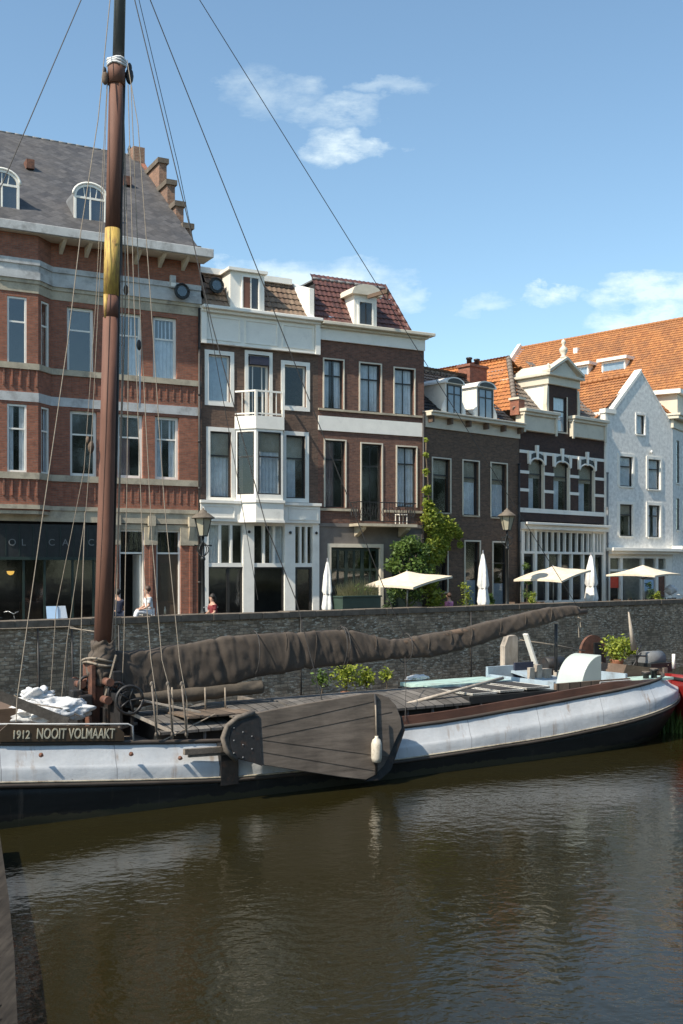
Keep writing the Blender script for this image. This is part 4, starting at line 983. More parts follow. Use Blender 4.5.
# ============================================================ far orange roof behind
fK = Fac(524, 14.6, 1349)
# its ridge recedes to the left: own frame with vanishing point at left
class FacL(Fac):
    def __init__(f, x0, s, xl, base=STREET):
        f.P = Vector(((x0-CX)/s, F/s)); d = -Vector((xl-CX, F)).normalized(); f.d = d; f.n = Vector((-d.y, d.x)); f.base = base; f.ang = math.atan2(d.y, d.x)
fK = FacL(522, 11.0, -700)
K = Bld('far_roofed_hall', fK, 'large building behind the white gable house with a huge orange roof', 'building')
rk = fK.z(523, 348, 0); Lk = 24
dep, drop = 9, 9.5
pantile('roof', K.root, M['orange'], (.0,-dep,rk-drop), (Lk,-dep,rk-drop), (0,0,rk))
pantile('roof', K.root, M['orange'], (Lk,dep,rk-drop), (0,dep,rk-drop), (Lk,0,rk))
ridge('ridge_tiles', K.root, M['orange'], (0,0,rk+.03), (Lk,0,rk+.03), .14)
K.part('verge_board', MB().beam((-.15,-dep,rk-drop+.1), (-.15,-.1,rk+.25), .35, .35), M['white'])
mb = MB(); mb.box(0, Lk, -dep+.3, dep-.3, 0, rk-drop); K.part('brick_wall', mb, M['reddishbrick'])
mb = MB(); mb.prism([(.1,-dep+.3,rk-drop),(.1,dep-.3,rk-drop),(.1,0,rk-.2)], (.3,0,0)); K.part('gable_wall', mb, M['reddishbrick'], recalc=True)
for xl, xr, yt, yb in ((566,590,364,383),(600.5,627,358.5,378)):
    yy = -3.9
    u0, u1 = fK.u(xl,yy), fK.u(xr,yy); z1, z0 = fK.z(xl,yt+2.5,yy), fK.z(xl,yb,yy)
    mb = MB(); mb.box(u0+.1, u1-.1, yy, yy+3, z0-.6, z1-.15); d_ = K.part('dormer', mb, M['white']); MB().box(u0-.15, u1+.15, yy-.35, yy+3, z1-.149, z1+.1).build('dormer_roof', M['white'], d_)
    mb = MB(); ring(mb, u0+.18, u1-.12, z0, z1-.2, .12, yy-.08, yy-.002); mb.build('window_frame', M['white'], d_)
    MB().box(u0+.3, u1-.25, yy-.04, yy-.03, z0+.1, z1-.3).build('pane', M['glassb'], d_); MB().box(u0+.3, u1-.25, yy-.028, yy-.01, z0+.1, z1-.3).build('curtain', M['greyblind'], d_)
mb = MB(); mb.box(fK.u(572,-2)-.15, fK.u(572,-2)+.25, -1.6, -1.2, rk-2.4, rk-1.2); K.part('roof_vent', mb, M['white'])

# drainpipes
for bb_, uu, z1 in ((A, A.f.u(198.6), zwalltop if False else 13.0), (C, C.f.u(422.5), 9.6), (D, D.f.u(517.6), 7.6), (Gb, Gb.f.u(606.2), 7.6)):
    mb = MB(); mb.tube([(uu,-.09,.05),(uu,-.09,z1)], .055, 8)
    for q in range(1, int(z1/1.9)+1): mb.tube([(uu,-.09,q*1.9-.04),(uu,-.09,q*1.9+.04)], .07, 8)
    bb_.part('drainpipe', mb, M['lead' if bb_ is Gb else 'iron'])

# ============================================================ setting: quay wall, street, water
fW = Fac(0, 34.0, 1588, 0)
qT = 3.5
QL, QR = -25.0, 62.0
def wloc(o): o.location = (fW.P.x, fW.P.y, 0); o.rotation_euler = (0,0,fW.ang); return o
mb = MB(); mb.box(QL, QR, 0, .55, -1.5, qT-.22); qw = wloc(mb.build('quay_wall', M['quay'])); tag(qw, 'long weathered dark brick quay wall rising from the canal', 'quay wall')
mb = MB(); x = QL; random.seed(3)
while x < QR: L = random.uniform(1.0, 1.3); mb.box(x, x+L-.015, -.06+random.uniform(-.01,.01), .6, qT-.22, qT+random.uniform(-.01,.012)); x += L
mb.build('coping', M['coping'], qw, bevel=.015)
mb = MB()
for px in (37, 71, 118, 300, 470): 
    u = fW.u(px); mb.tube([(u,-.05,.2),(u+.03,-.05,1.4),(u,-.05,qT-.25)], .03, 6)
mb.build('wall_chain', M['iron'], qw)
st = wloc(MB().box(QL, QR+40, .61, 80, STREET-.3, STREET).build('street', M['paving'])); tag(st, kind='structure')
gm = pm('distant_ground', (.09,.085,.07), .9, .3, .05, 0)
g_ = MB().box(-900, 900, 110, 1600, 2.0, 2.3).build('ground', gm); tag(g_, kind='structure')
# water
m, nt, b = nt_new('canal_water')
tc = N(nt, 'ShaderNodeTexCoord')
b.inputs['Base Color'].default_value = (.016,.0135,.0045,1); b.inputs['Roughness'].default_value = .03; b.inputs['IOR'].default_value = 1.33
v1 = mapping(nt, tc.outputs['Object'], (1,1.15,1), (0,0,R(-24)))
n1 = nz(nt, v1, 4.6, 2, .5); n2 = nz(nt, v1, 1.5, 2, .5); n3 = nz(nt, mapping(nt, tc.outputs['Object'], (1,1.6,1), (0,0,R(28))), 8.5, 3, .6)
a1 = N(nt, 'ShaderNodeMath', operation='MULTIPLY_ADD'); nt.links.new(n2, a1.inputs[0]); a1.inputs[1].default_value = 1.6; nt.links.new(n1, a1.inputs[2])
a2 = N(nt, 'ShaderNodeMath', operation='MULTIPLY_ADD'); nt.links.new(n3, a2.inputs[0]); a2.inputs[1].default_value = .3; nt.links.new(a1.outputs[0], a2.inputs[2])
area = nz(nt, tc.outputs['Object'], .12, 3, .5)
bp = N(nt, 'ShaderNodeBump'); nt.links.new(ramp(nt, area, .35, .65, (.3,)*3, (1.0,)*3), bp.inputs['Strength']); bp.inputs['Distance'].default_value = .015
nt.links.new(a2.outputs[0], bp.inputs['Height']); nt.links.new(bp.outputs[0], b.inputs['Normal'])
w_ = MB(); w_.face([(-300,-60,0),(500,-60,0),(500,300,0),(-300,300,0)]); w_ = w_.build('canal_water', m); tag(w_, kind='structure')

hm = M['hullblack']; nt = hm.node_tree; b = nt.nodes['Principled BSDF']; tc = nt.nodes['Texture Coordinate']; src = b.inputs['Base Color'].links[0].from_socket
sx_ = N(nt, 'ShaderNodeSeparateXYZ'); nt.links.new(tc.outputs['Object'], sx_.inputs[0]); nn_ = nz(nt, mapping(nt, tc.outputs['Object'], (1.2,1.2,1)), 2.5, 6, .7)
ad_ = N(nt, 'ShaderNodeMath', operation='MULTIPLY_ADD'); nt.links.new(nn_, ad_.inputs[0]); ad_.inputs[1].default_value = -.30; nt.links.new(sx_.outputs[2], ad_.inputs[2])
c1 = mixc(nt, ramp(nt, ad_.outputs[0], -.10, .0, (.8,.8,.8), (0,0,0)), src, (.055,.05,.028))
st_ = nz(nt, mapping(nt, tc.outputs['Object'], (4,4,.4)), 1.0, 6, .7); c1 = mixc(nt, ramp(nt, st_, .58, .74, (0,0,0), (.7,.7,.7)), c1, (.11,.085,.065)); nt.links.new(c1, b.inputs['Base Color'])
hm = M['hullblue']; nt = hm.node_tree; b = nt.nodes['Principled BSDF']; tc = nt.nodes['Texture Coordinate']
src = b.inputs['Base Color'].links[0].from_socket
st_ = nz(nt, mapping(nt, tc.outputs['Object'], (5,5,.35)), 1.0, 6, .7); pt = nz(nt, tc.outputs['Object'], .9, 4, .6)
f1 = N(nt, 'ShaderNodeMath', operation='MULTIPLY'); nt.links.new(ramp(nt, st_, .54, .72), f1.inputs[0]); nt.links.new(ramp(nt, pt, .46, .62), f1.inputs[1])
c1 = mixc(nt, f1.outputs[0], src, (.27,.17,.10))
sp_ = nz(nt, tc.outputs['Object'], 7, 6, .75); c1 = mixc(nt, ramp(nt, sp_, .66, .74), c1, (.20,.15,.12))
sx_ = N(nt, 'ShaderNodeSeparateXYZ'); nt.links.new(tc.outputs['Object'], sx_.inputs[0])
fr_ = N(nt, 'ShaderNodeMath', operation='FRACT'); dv = N(nt, 'ShaderNodeMath', operation='DIVIDE'); nt.links.new(sx_.outputs[0], dv.inputs[0]); dv.inputs[1].default_value = 2.35; nt.links.new(dv.outputs[0], fr_.inputs[0])
lt_ = N(nt, 'ShaderNodeMath', operation='LESS_THAN'); nt.links.new(fr_.outputs[0], lt_.inputs[0]); lt_.inputs[1].default_value = .008
c1 = mixc(nt, lt_.outputs[0], c1, (.30,.30,.31)); nt.links.new(c1, b.inputs['Base Color'])
lf = nz(nt, mapping(nt, tc.outputs['Object'], (1,1,1.5)), 1.6, 4, .55); bump(nt, b, lf, .22, .08)

# ============================================================ the sailing barge
class FacS(Fac):
    def __init__(f): f.P = Vector((-6.58,21.2)); f.d = Vector((.835,.55)).normalized(); f.n = Vector((-f.d.y, f.d.x)); f.base = 0; f.ang = math.atan2(f.d.y, f.d.x)
fS = FacS()
ship = empty('sailing_barge', (fS.P.x, fS.P.y, 0), fS.ang, 'old Dutch sailing barge with pale blue and black hull and furled brown sail', 'sailing barge')
def SP(px, py, y=2.2): return fS.p(px, py, y)
def lerpt(T, s):
    if s <= T[0][0]: return T[0][1]
    for (a, b_), (c, d) in zip(T, T[1:]):
        if s <= c: t = (s-a)/(c-a); return b_+(d-b_)*t
    return T[-1][1]
def smooth(T, s): return (lerpt(T, s-.8)+2*lerpt(T, s)+lerpt(T, s+.8))/4
ZT = [(-6,2.15),(0,1.62),(2.5,1.42),(5,1.24),(8,1.15),(11,1.20),(14.4,1.42),(17.2,1.62),(20,1.78),(23,1.88)]
ZR = [(-6,1.4),(0,.88),(2.5,.66),(5,.46),(8,.40),(11,.46),(14.4,.55),(17.2,.74),(20,1.0),(22,1.28),(23,1.34)]
CY, HB = 2.2, 2.25
S0, S1 = -5.4, 21.6
def hbw(s, tip0, tip1, st0, st1, p0=2.2, p1=2.4):
    if s < st0: t = min(1, (st0-s)/(st0-tip0)); return HB*max(0, 1-t**p0)**.6
    if s > st1: t = min(1, (s-st1)/(tip1-st1)); return HB*max(0, 1-t**p1)**.55
    return HB
def levels(s):
    zt, zr = smooth(ZT, s), smooth(ZR, s)
    rail = hbw(s, -5.3, 21.0, -.5, 16.4); rub = hbw(s, -5.4, 21.6, -.5, 16.4); wl = hbw(s, -4.6, 20.7, .5, 14.5, 2.0, 2.6)*.985; kl = hbw(s, -4.0, 19.8, 2, 12.5, 1.8, 2.0)*.93
    L = [(-.55,kl),(-.2,(kl+wl)/2+.03),(0,wl),(zr*.33,wl+(rub-wl)*.45),(zr*.7,wl+(rub-wl)*.85),(zr,rub)]
    U = [(zr,rub),(zr+(zt-zr)*.35,rub-.0),(zt-.42,rub-.03*rail/HB),(zt-.4,rub-.045),(zt-.12,max(0,rail-.12)),(zt,max(0,rail-.17))]
    return L, U
def dedup(lst): return lst
SS = [S0+ (S1-S0)*k/110 for k in range(111)]
SS = sorted(set(SS + [21.3,21.4,21.5,21.55,-5.3,-5.2,21.0,20.9]))
def hullmesh(which, extra=0):
    mb = MB(); rows = []
    for s in SS:
        L, U = levels(s); pr = L if which == 0 else U
        row = [(s, CY-max(0,h)-extra, z) for z, h in pr] + [(s, CY+max(0,h)+extra, z) for z, h in reversed(pr)]
        jit = []
        for (a, y, z) in row:
            d = .018*noise.noise((a*.9, z*2.2, y)) + .012*noise.noise((a*2.7, z*1.5, y)) if which else .01*noise.noise((a*.8, z*2, y))
            jit.append(mb.bm.verts.new((a, y + (d if y < CY else -d)*(1 if abs(y-CY) > .3 else 0), z)))
        rows.append(jit)
    for a, b_ in zip(rows, rows[1:]):
        n = len(a)//2
        for k in range(len(a)-1):
            if k == n-1 and which == 1: continue
            f = mb.bm.faces.new((a[k], b_[k], b_[k+1], a[k+1])); f.smooth = True
    bmesh.ops.remove_doubles(mb.bm, verts=mb.bm.verts, dist=.0005)
    return mb
hullmesh(0).build('lower_hull', M['hullblack'], ship, recalc=True)
uh = hullmesh(1).build('upper_hull', M['hullblue'], ship, recalc=True)
def edge_path(fn, n=120, s0=S0, s1=21.6):
    near = []; 
    for k in range(n+1): s = s0+(s1-s0)*k/n; h, z = fn(s); near.append((s, CY-h, z))
    return near
def both(fn, s0=S0, s1=21.6):
    a = edge_path(fn, 120, s0, s1); return a + [(x, 2*CY-y, z) for x, y, z in a[::-1]][1 if abs(a[-1][1]-CY) < .02 else 0:]
rubf = lambda s: (levels(s)[0][-1][1]+.02, levels(s)[0][-1][0])
railf = lambda s: (levels(s)[1][-1][1]-.0, levels(s)[1][-1][0]+.02)
pr_ = both(lambda s: (rubf(s)[0], rubf(s)[1]-.03)); MB().tube(pr_, .05, 8).build('rubbing_strake', M['raildark'], ship)
pr_ = both(lambda s: (rubf(s)[0]+.01, rubf(s)[1]+.035)); MB().tube(pr_, .022, 6).build('cream_strake', M['rubcream'], ship)
MB().tube(both(railf, S0, 21.0), .05, 8).build('rail_cap', M['raildark'], ship)
# deck
mb = MB(); rows = []
for s in SS:
    L, U = levels(s); h = max(0, U[-1][1]-.02); zz = U[-1][0]-.10 - (.12 if 4.3 < s < 21 else 0)
    rows.append([mb.bm.verts.new((s, CY-h+2*h*k/6, zz+.05*(1-((k-3)/3)**2))) for k in range(7)])
for a, b_ in zip(rows, rows[1:]):
    for k in range(6): mb.bm.faces.new((a[k], b_[k], b_[k+1], a[k+1]))
mb.build('deck', M['deck'], ship)
# brown bulwark aft
s_a, s_b = fS.u(398, 0), 19.6
mb = MB(); prev = None
for sgn in (-1, 1):
    rows = []
    for k in range(41):
        s = s_a+(s_b-s_a)*k/40; h = levels(s)[1][-1][1]-.05; zt = smooth(ZT, s); hh = .25*min(1, (s_b-s)/2.5+.05)
        y = CY+sgn*h; rows.append([mb.bm.verts.new(q) for q in ((s,y,zt-.02),(s,y-sgn*.05,zt+hh),(s,y-sgn*.13,zt+hh),(s,y-sgn*.1,zt-.02))])
    for a, b_ in zip(rows, rows[1:]):
        for k in range(4): mb.bm.faces.new((a[k], b_[k], b_[(k+1)%4], a[(k+1)%4]))
    mb.bm.faces.new(rows[0]); mb.bm.faces.new(rows[-1][::-1])
mb.build('bulwark', M['railbrown'], ship, recalc=True)
# name board
n0, n1 = fS.u(2,-.1), fS.u(127,-.1); zb = smooth(ZT, (n0+n1)/2)
mb = MB(); tilt = (smooth(ZT, n1)-smooth(ZT, n0)); yb = CY-HB+.10
zA, zB = smooth(ZT, n0)+.06, smooth(ZT, n1)+.06
mb.prism([(n0,yb,zA),(n1,yb,zB),(n1,yb,zB+.17),(n1-.14,yb,zB+.30),(n0+.16,yb,zA+.33),(n0,yb,zA+.2)], (0,.05,0)); nb = mb.build('name_board', M['signbrown'], ship, recalc=True)
sl = math.atan2(zB-zA, n1-n0)
for txt, px, sz, sx in (('1912',11.5,.23,.78),('NOOIT VOLMAAKT',36,.29,.635)):
    s_ = fS.u(px, yb); zz = zA+(zB-zA)*(s_-n0)/(n1-n0)+.06; text_mesh('lettering', txt, sz, M['letters'], nb, (s_, yb-.003, zz), (R(90), -sl, 0), .006, .003, sx)
mb = MB(); a = Vector((-1.5,.1,smooth(ZT,-1.5)+.38)); b_ = Vector((fS.u(128,.1),.1,smooth(ZT,2.6)+.40)); mb.tube([a, b_, b_+Vector((.1,0,-.05)), b_+Vector((.12,0,-.35))], .02, 6)
mb.tube([a.lerp(b_, .55), a.lerp(b_, .55)-Vector((0,0,.4))], .018, 6); mb.build('guard_rail', M['bluestone'], ship)
# hull fittings
mb = MB()
for px, py in ((41,755),(131,754),(180,758)):
    q = SP(px, py, -.06); mb.tube([q, q+Vector((0,-.07,0))], [.05,.03], 8)
mb.build('hawse_fitting', M['rust'], ship)
mb = MB(); q0, q1 = SP(184,752,-.1), SP(226,749,-.1); mb.beam(q0, q1, .10, .12); mb.beam(q0+Vector((.1,0,-.1)), q1+Vector((0,0,-.1)), .06, .05); mb.build('fender_rail', M['oldwood'], ship)
# black chafe strip behind the leeboard
mb = MB(); q = fS.u(229,-.1); zt = smooth(ZT, q); mb.box(q-.2, q+.22, -.12, .1, .35, zt-.0); mb.build('pivot_plate', M['iron'], ship)
# foredeck timbers left of the mast
mb = MB(); mb.beam(SP(-60,672,1.0), SP(66,722,.9), .2, .2); mb.build('stowed_spar', M['oldwood'], ship)
mb = MB(); mb.box(-3.5, .9, 1.3, 3.1, 1.5, 2.15); mb.build('fore_hatch', M['brownwood'], ship)
mb = MB()
for k in range(6): mb.beam((.9+k*.25,.5+random.random()*.4,1.55), (1.9+k*.3,.9+random.random(),1.62), .07, .05)
mb.build('loose_plank', M['oldwood'], ship)

# mast
sm = fS.u(101.5, CY); mbx = lambda px, py: SP(px, py, CY)
def mast_pt(py):
    cx = 103.2 + (620-py)*.0242; return mbx(cx, py)
mb = MB(); mb.tube([mast_pt(y) for y in (652,540,420,318)], [.195,.182,.172,.168], 20); mast = mb.build('mast', M['mast'], ship)
mb = MB(); mb.tube([mast_pt(y) for y in (318,296)], [.169,.168], 20); mb.build('mast_worn_patch', M['mast'], mast); mb = MB(); mb.tube([mast_pt(y)+Vector((-.14,-.06,0)) for y in (319,296)], [.03,.06], 8); mb.build('yellow_drip', M['mastyellow'], mast)
mb = MB(); mb.tube([mast_pt(y) for y in (296,229)], [.174,.172], 20); mb.build('yellow_band', M['mastyellow'], mast)
mb = MB(); mb.tube([mast_pt(y) for y in (229,150,62)], [.166,.162,.157], 20); mb.build('mast_top_half', M['mast'], mast)
mb = MB(); mb.tube([mast_pt(y)+Vector((.205 if y > 300 else .18,.02,0)) for y in (640,420,300,70)], .05, 8); mb.build('mast_track', M['iron'], mast)
mb = MB(); mb.tube([mast_pt(y) for y in (85,61)], [.19,.195], 20); mb.build('mast_collar', M['mast'], mast)
mb = MB(); mb.tube([mast_pt(y)+Vector((.04,0,0)) for y in (62,-80,-200)], [.135,.125,.1], 18); mb.build('topmast', M['topmast'], mast)
mb = MB()
for k in range(3): c_ = mast_pt(61+k*2.4); mb.tube([c_+Vector((.2*math.cos(a),.2*math.sin(a),.02*math.sin(a*3+k))) for a in [i*math.pi/8 for i in range(17)]], .03, 6)
mb.build('collar_rope', M['tarp'], mast)
def block(px, py, s=.12, y=CY, mat='brownwood'):
    q = SP(px, py, y); mb = MB(); mb.blob(q, s, 2, 0, (.6,.5,1.25)); return mb.build('pulley_block', M[mat], mast)
block(105,78,.13); block(104.5,71,.08,CY,'iron'); block(129.5,76,.16,CY,'iron'); block(129.5,68,.1,CY,'iron'); block(126,290,.1); block(91,447,.12); block(88,440,.07); block(139,345,.1,CY,'iron')
# tabernacle
q = SP(96, 655); t0 = SP(92,724)
mb = MB(); mb.box(q.x-.20, q.x-.12, CY-.28, CY+.28, 1.4, 2.9); mb.box(q.x+.12, q.x+.2, CY-.28, CY+.28, 1.4, 2.75); mb.box(q.x-.119, q.x+.119, CY-.2, CY+.2, 1.4, 2.98)
mb.build('tabernacle', M['rust'], ship)
mb = MB()
for k, (px, py) in enumerate(((98,659),(99,663))):
    c_ = SP(px, py); mb.tube([c_+Vector((.34*math.cos(a),.36*math.sin(a),.05*math.sin(a*2+k))) for a in [i*math.pi/8 for i in range(17)]], .028, 6)
mb.build('rope_coil', M['rope'], ship)
mb = MB(); rows = []
for k in range(25):
    t = k/24; c_ = mast_pt(641+44*t)+Vector((.02,0,0)) if t < .5 else SP(102.5-4*(t-.5)*2, 641+44*t); rows.append([mb.bm.verts.new(c_+Vector((math.cos(a),math.sin(a),0))*(.25+.08*math.sin(t*math.pi)+.075*noise.noise((math.cos(a)*1.5+t*3, math.sin(a)*1.5, t*7)))+Vector((0,0,.08*noise.noise((math.cos(a)*2,math.sin(a)*2,t*2))))) for a in [2*math.pi*q/32 for q in range(32)]])
for a, b_ in zip(rows, rows[1:]):
    for q in range(32): f = mb.bm.faces.new((a[q], a[(q+1)%32], b_[(q+1)%32], b_[q])); f.smooth = True
mb.bm.faces.new(rows[0]); mb.bm.faces.new(rows[-1]); mb.build('mast_cloth', M['sail'], ship, recalc=True)
# winches
def winch(px, py, y, r, name, matw='iron'):
    c_ = SP(px, py, y); mb = MB()
    mb.tube([c_+Vector((0,-.35,0)), c_+Vector((0,.35,0))], r*.35, 12)
    for s_ in (-.36,.3): mb.tube([c_+Vector((0,s_,0)), c_+Vector((0,s_+.06,0))], r*.6, 14)
    w = mb.build(name, M[matw], ship)
    mb = MB(); ring_ = [c_+Vector((r*math.cos(a),-.42,r*math.sin(a))) for a in [i*math.pi/12 for i in range(25)]]
    mb.tube(ring_, .035, 6)
    for k in range(5): a = k*2*math.pi/5; mb.tube([c_+Vector((0,-.42,0)), c_+Vector((r*math.cos(a),-.42,r*math.sin(a)))], .025, 6)
    mb.build('winch_wheel', M['iron'], w)
    mb = MB(); mb.box(c_.x-.16, c_.x-.1, c_.y-.28, c_.y+.28, 1.4, c_.z+.1); mb.box(c_.x+.1, c_.x+.16, c_.y-.28, c_.y+.28, 1.4, c_.z+.05); mb.build('winch_stand', M['iron'], w)
winch(122,698,1.3,.30,'winch'); winch(110,690,2.0,.20,'winch','rust'); winch(80,683,2.6,.18,'winch','rust')
mb = MB()
for px, py, s in ((84,700,.16),(110,712,.2),(116,676,.12),(76,695,.12),(120,722,.22),(133,716,.12)):
    q = SP(px, py, 1.9); mb.box(q.x-s, q.x+s, q.y-s*.8, q.y+s*.8, q.z-.35, q.z+.12)
mb.build('winch_housing', M['iron'], ship, bevel=.03)
mb = MB()
for px, py, y in ((80,684,2.3),(108,682,1.6),(106,700,1.5)): q = SP(px, py, y); mb.tube([q+Vector((0,-.15,0)), q+Vector((0,.15,0))], .09, 12)
mb.build('rusty_drum', M['rust'], ship)

# furled sail under its cover: px, top y, bottom y
prof = [(94,640,655),(103,643,668),(113,651,696),(130,651,702),(147,649,704),(165,646,701),(190,643,695),(220,637,687),(255,634,677),(300,632,670),(343,629,665),(352,630,664),(389,640,659),(430,634,657),(460,628.5,650),(480,624,644),(511,616,633),(545,608,624),(565,605.5,617),(577,606,615)]
cen = []
for px, a, b_ in prof: u, zt = fS.uz(px, a, CY); zb = fS.z(px, b_, CY); cen.append((u, zt, zb))
mb = MB(); rows = []; NS, NA = 360, 40
for k in range(NS+1):
    s = cen[0][0]+(cen[-1][0]-cen[0][0])*k/NS; zt = lerpt([(c[0],c[1]) for c in cen], s); zb = lerpt([(c[0],c[2]) for c in cen], s)
    t = k/NS; hh = (zt-zb)/2; zc_ = (zt+zb)/2; wd = .30-.12*t; row = []
    for j in range(NA):
        a = 2*math.pi*j/NA; ca, sa = math.cos(a), math.sin(a)
        y = math.copysign(abs(ca)**.55, ca)*wd*.62*(1.0-.25*sa); z_ = math.copysign(abs(sa)**.85, sa)*hh
        fold = .035*noise.noise((s*1.1, a*.5+sa, 1)) + .014*noise.noise((s*4.5+sa*1.6, sa*.3, 5)) + .006*noise.noise((s*11+sa*2, ca*2, 9))
        if s < cen[6][0]: fold += .03*noise.noise((s*2.5+sa*2, sa, 3))
        for sf in (cen[7][0], cen[9][0], cen[10][0], cen[11][0], cen[14][0]): fold -= .05*math.exp(-((s-sf+.12*sa)/.07)**2)
        for kf in range(9): fold += .022*math.exp(-((s-(cen[6][0]+kf*1.37+.3*math.sin(kf*5)) + .35*sa*math.sin(kf*3))/.06)**2)
        k2 = 1+fold*.8/max(.2, hh)
        q1 = s+z_*.55+.25*noise.noise((s*.8, z_, 4)); q2 = s-z_*1.3
        rg = (.42-abs(noise.noise((q1*2.6, z_*.35, 2)))*2)*.065 + (.42-abs(noise.noise((q1*8, z_*.5, 12)))*2)*.018
        rg += (.35-abs(noise.noise((q2*1.5, z_*.3+s*.1, 31)))*2)*(.035 if s < cen[8][0] else .02)
        y += math.copysign(rg*min(1, abs(ca)*2), ca)
        row.append(mb.bm.verts.new((s+.03*noise.noise((s*2,a,7)), CY+y*(1+fold*5), zc_+z_*k2)))
    rows.append(row)
for a, b_ in zip(rows, rows[1:]):
    for j in range(NA): f = mb.bm.faces.new((a[j], a[(j+1)%NA], b_[(j+1)%NA], b_[j])); f.smooth = True
mb.bm.faces.new(rows[0]); mb.bm.faces.new(rows[-1][::-1])
mb.build('furled_sail', M['sail'], ship, recalc=True)
mb = MB(); mb.tube([SP(120,688), SP(300,662), SP(560,614), SP(586,611.5)], [.12,.12,.10,.08], 12); mb.build('boom', M['brownwood'], ship)
# lower rolled canvas left
mb = MB(); rows = []
for k in range(61):
    t = k/60; c_ = SP(128,701,1.9).lerp(SP(262,687,1.9), t); row = []
    for j in range(16):
        a = 2*math.pi*j/16; r = .13+.03*noise.noise((t*9,a,0)); row.append(mb.bm.verts.new(c_+Vector((0,math.cos(a)*r,math.sin(a)*r*1.2))))
    rows.append(row)
for a, b_ in zip(rows, rows[1:]):
    for j in range(16): f = mb.bm.faces.new((a[j], a[(j+1)%16], b_[(j+1)%16], b_[j])); f.smooth = True
mb.bm.faces.new(rows[0]); mb.bm.faces.new(rows[-1]); mb.build('rolled_awning', M['awning'], ship, recalc=True)
mb = MB()
for px in (172,205,225): c_ = SP(px,697,1.7); mb.tube([c_+Vector((0,0,.22)), c_+Vector((0,-.03,-.3))], .02, 6)
mb.build('awning_tie', M['rope'], ship)
mb = MB()
for px, a, b_ in ((253,632,676),(340,627,668),(343,628,668),(405,634,662)):
    u, zt = fS.uz(px, a, CY); zb = fS.z(px, b_, CY); mb.tube([(u+.03*math.sin(q), CY+.34*math.cos(q), (zt+zb)/2+math.sin(q)*(zt-zb)/2*1.05) for q in [i*math.pi/8 for i in range(17)]], .014, 5)
mb.build('sail_tie', M['ropedark'], ship)
mb = MB()
for px in (282,312,372,425,447,468,497,522,548):
    u, _ = fS.uz(px, 640, CY); zt = lerpt([(c[0],c[1]) for c in cen], u); zb = lerpt([(c[0],c[2]) for c in cen], u); t_ = (u-cen[0][0])/(cen[-1][0]-cen[0][0]); wv = (.30-.12*t_)*.62+.03
    mb.tube([(u+.05*math.sin(q), CY+math.copysign(abs(math.cos(q))**.6, math.cos(q))*wv, (zt+zb)/2+math.sin(q)*(zt-zb)/2*1.04) for q in [i*math.pi/8 for i in range(17)]], .011, 5)
mb.build('sail_tie', M['sail'], ship)
mb = MB(); q = SP(577,607); mb.tube([q+Vector((.1*math.cos(a),.14*math.sin(a),-.1-.05*a)) for a in [i*.7 for i in range(12)]], .02, 5); mb.tube([q, q-Vector((.02,.1,.9))], .015, 5); mb.tube([q+Vector((.08,0,0)), q-Vector((-.05,.1,.6))], .015, 5); mb.build('boom_end_rope', M['rope'], ship)

# hatches
def hatch_section(sa, sb, ya, yb, zlow, crown, mat, name='hatch_cover', dz=0):
    mb = MB(); n = 8; ra, rb = [], []
    def zf(y): t = (y-CY)/((yb-ya)/2); return zlow + crown*(1-t*t)
    top = [[mb.bm.verts.new((s, ya+(yb-ya)*j/n, zf(ya+(yb-ya)*j/n)+dz*(s-sa)/(sb-sa))) for j in range(n+1)] for s in (sa, sb)]
    bot = [[mb.bm.verts.new((v.co.x, v.co.y, v.co.z-.06)) for v in r] for r in top]
    for j in range(n): mb.bm.faces.new((top[0][j], top[1][j], top[1][j+1], top[0][j+1])); mb.bm.faces.new((bot[0][j], bot[0][j+1], bot[1][j+1], bot[1][j])); 
    for q in (0,1):
        for j in range(n): mb.bm.faces.new((top[q][j], top[q][j+1], bot[q][j+1], bot[q][j]))
    for j in (0,n): mb.bm.faces.new((top[0][j], top[1][j], bot[1][j], bot[0][j]))
    return mb.build(name, mat, ship, recalc=True)
s1, s2, s3, s4 = fS.u(160,.6), fS.u(212,.6), fS.u(398,.6)-3.0, fS.u(466,.6)
mb = MB(); zd = 1.0
mb.box(s1, s4+3.4, .75, .85, .9, 1.52); mb.box(s1, s4+3.4, 3.55, 3.65, .9, 1.52); mb.box(s1, s1+.1, .85, 3.55, .9, 1.6)
mb.build('hatch_coaming', M['black'], ship)
mb = MB(); s = s1+.3
while s < s4+2.6: mb.box(s, s+.04, .68, .745, .95, 1.5); s += .8
mb.build('coaming_stay', M['lead'], ship)
hatch_section(s1, s2+.9, .6, 3.8, 1.5, .22, M['hatch'])
hatch_section(s2+.95, s3+.25, .6, 3.8, 1.56, .26, M['hatch'])
hatch_section(s3+.35, s4+.15, .6, 3.8, 1.58, .24, M['hatch'])
mb = MB(); mb.beam((s3+.3,.55,1.68),(s3+.3,3.8,1.7), .14, .1)
for k in range(2): mb.beam((s2+.5,.5+k*.14,1.66+k*.05), (s2+1.3,.58+k*.1,1.7+k*.04), .18, .035)
mb.build('loose_board', M['oldwood'], ship)
mb = MB(); mb.box(s2-.5, s2+1.2, .75, 2.4, 1.72, 1.76); mb.build('worn_hatch_board', M['hatch2'], ship)
mb = MB(); mb.beam(SP(140,700,1.0), SP(200,712,.8), .12, .04); mb.beam(SP(128,712,1), SP(176,734,.6), .07, .07); mb.build('loose_plank', M['palewood'], ship)
# spar lying along the hatch
mb = MB(); mb.tube([SP(392,708,.9), SP(503,678,1.1)], .045, 8); mb.build('boat_hook', M['palewood'], ship)
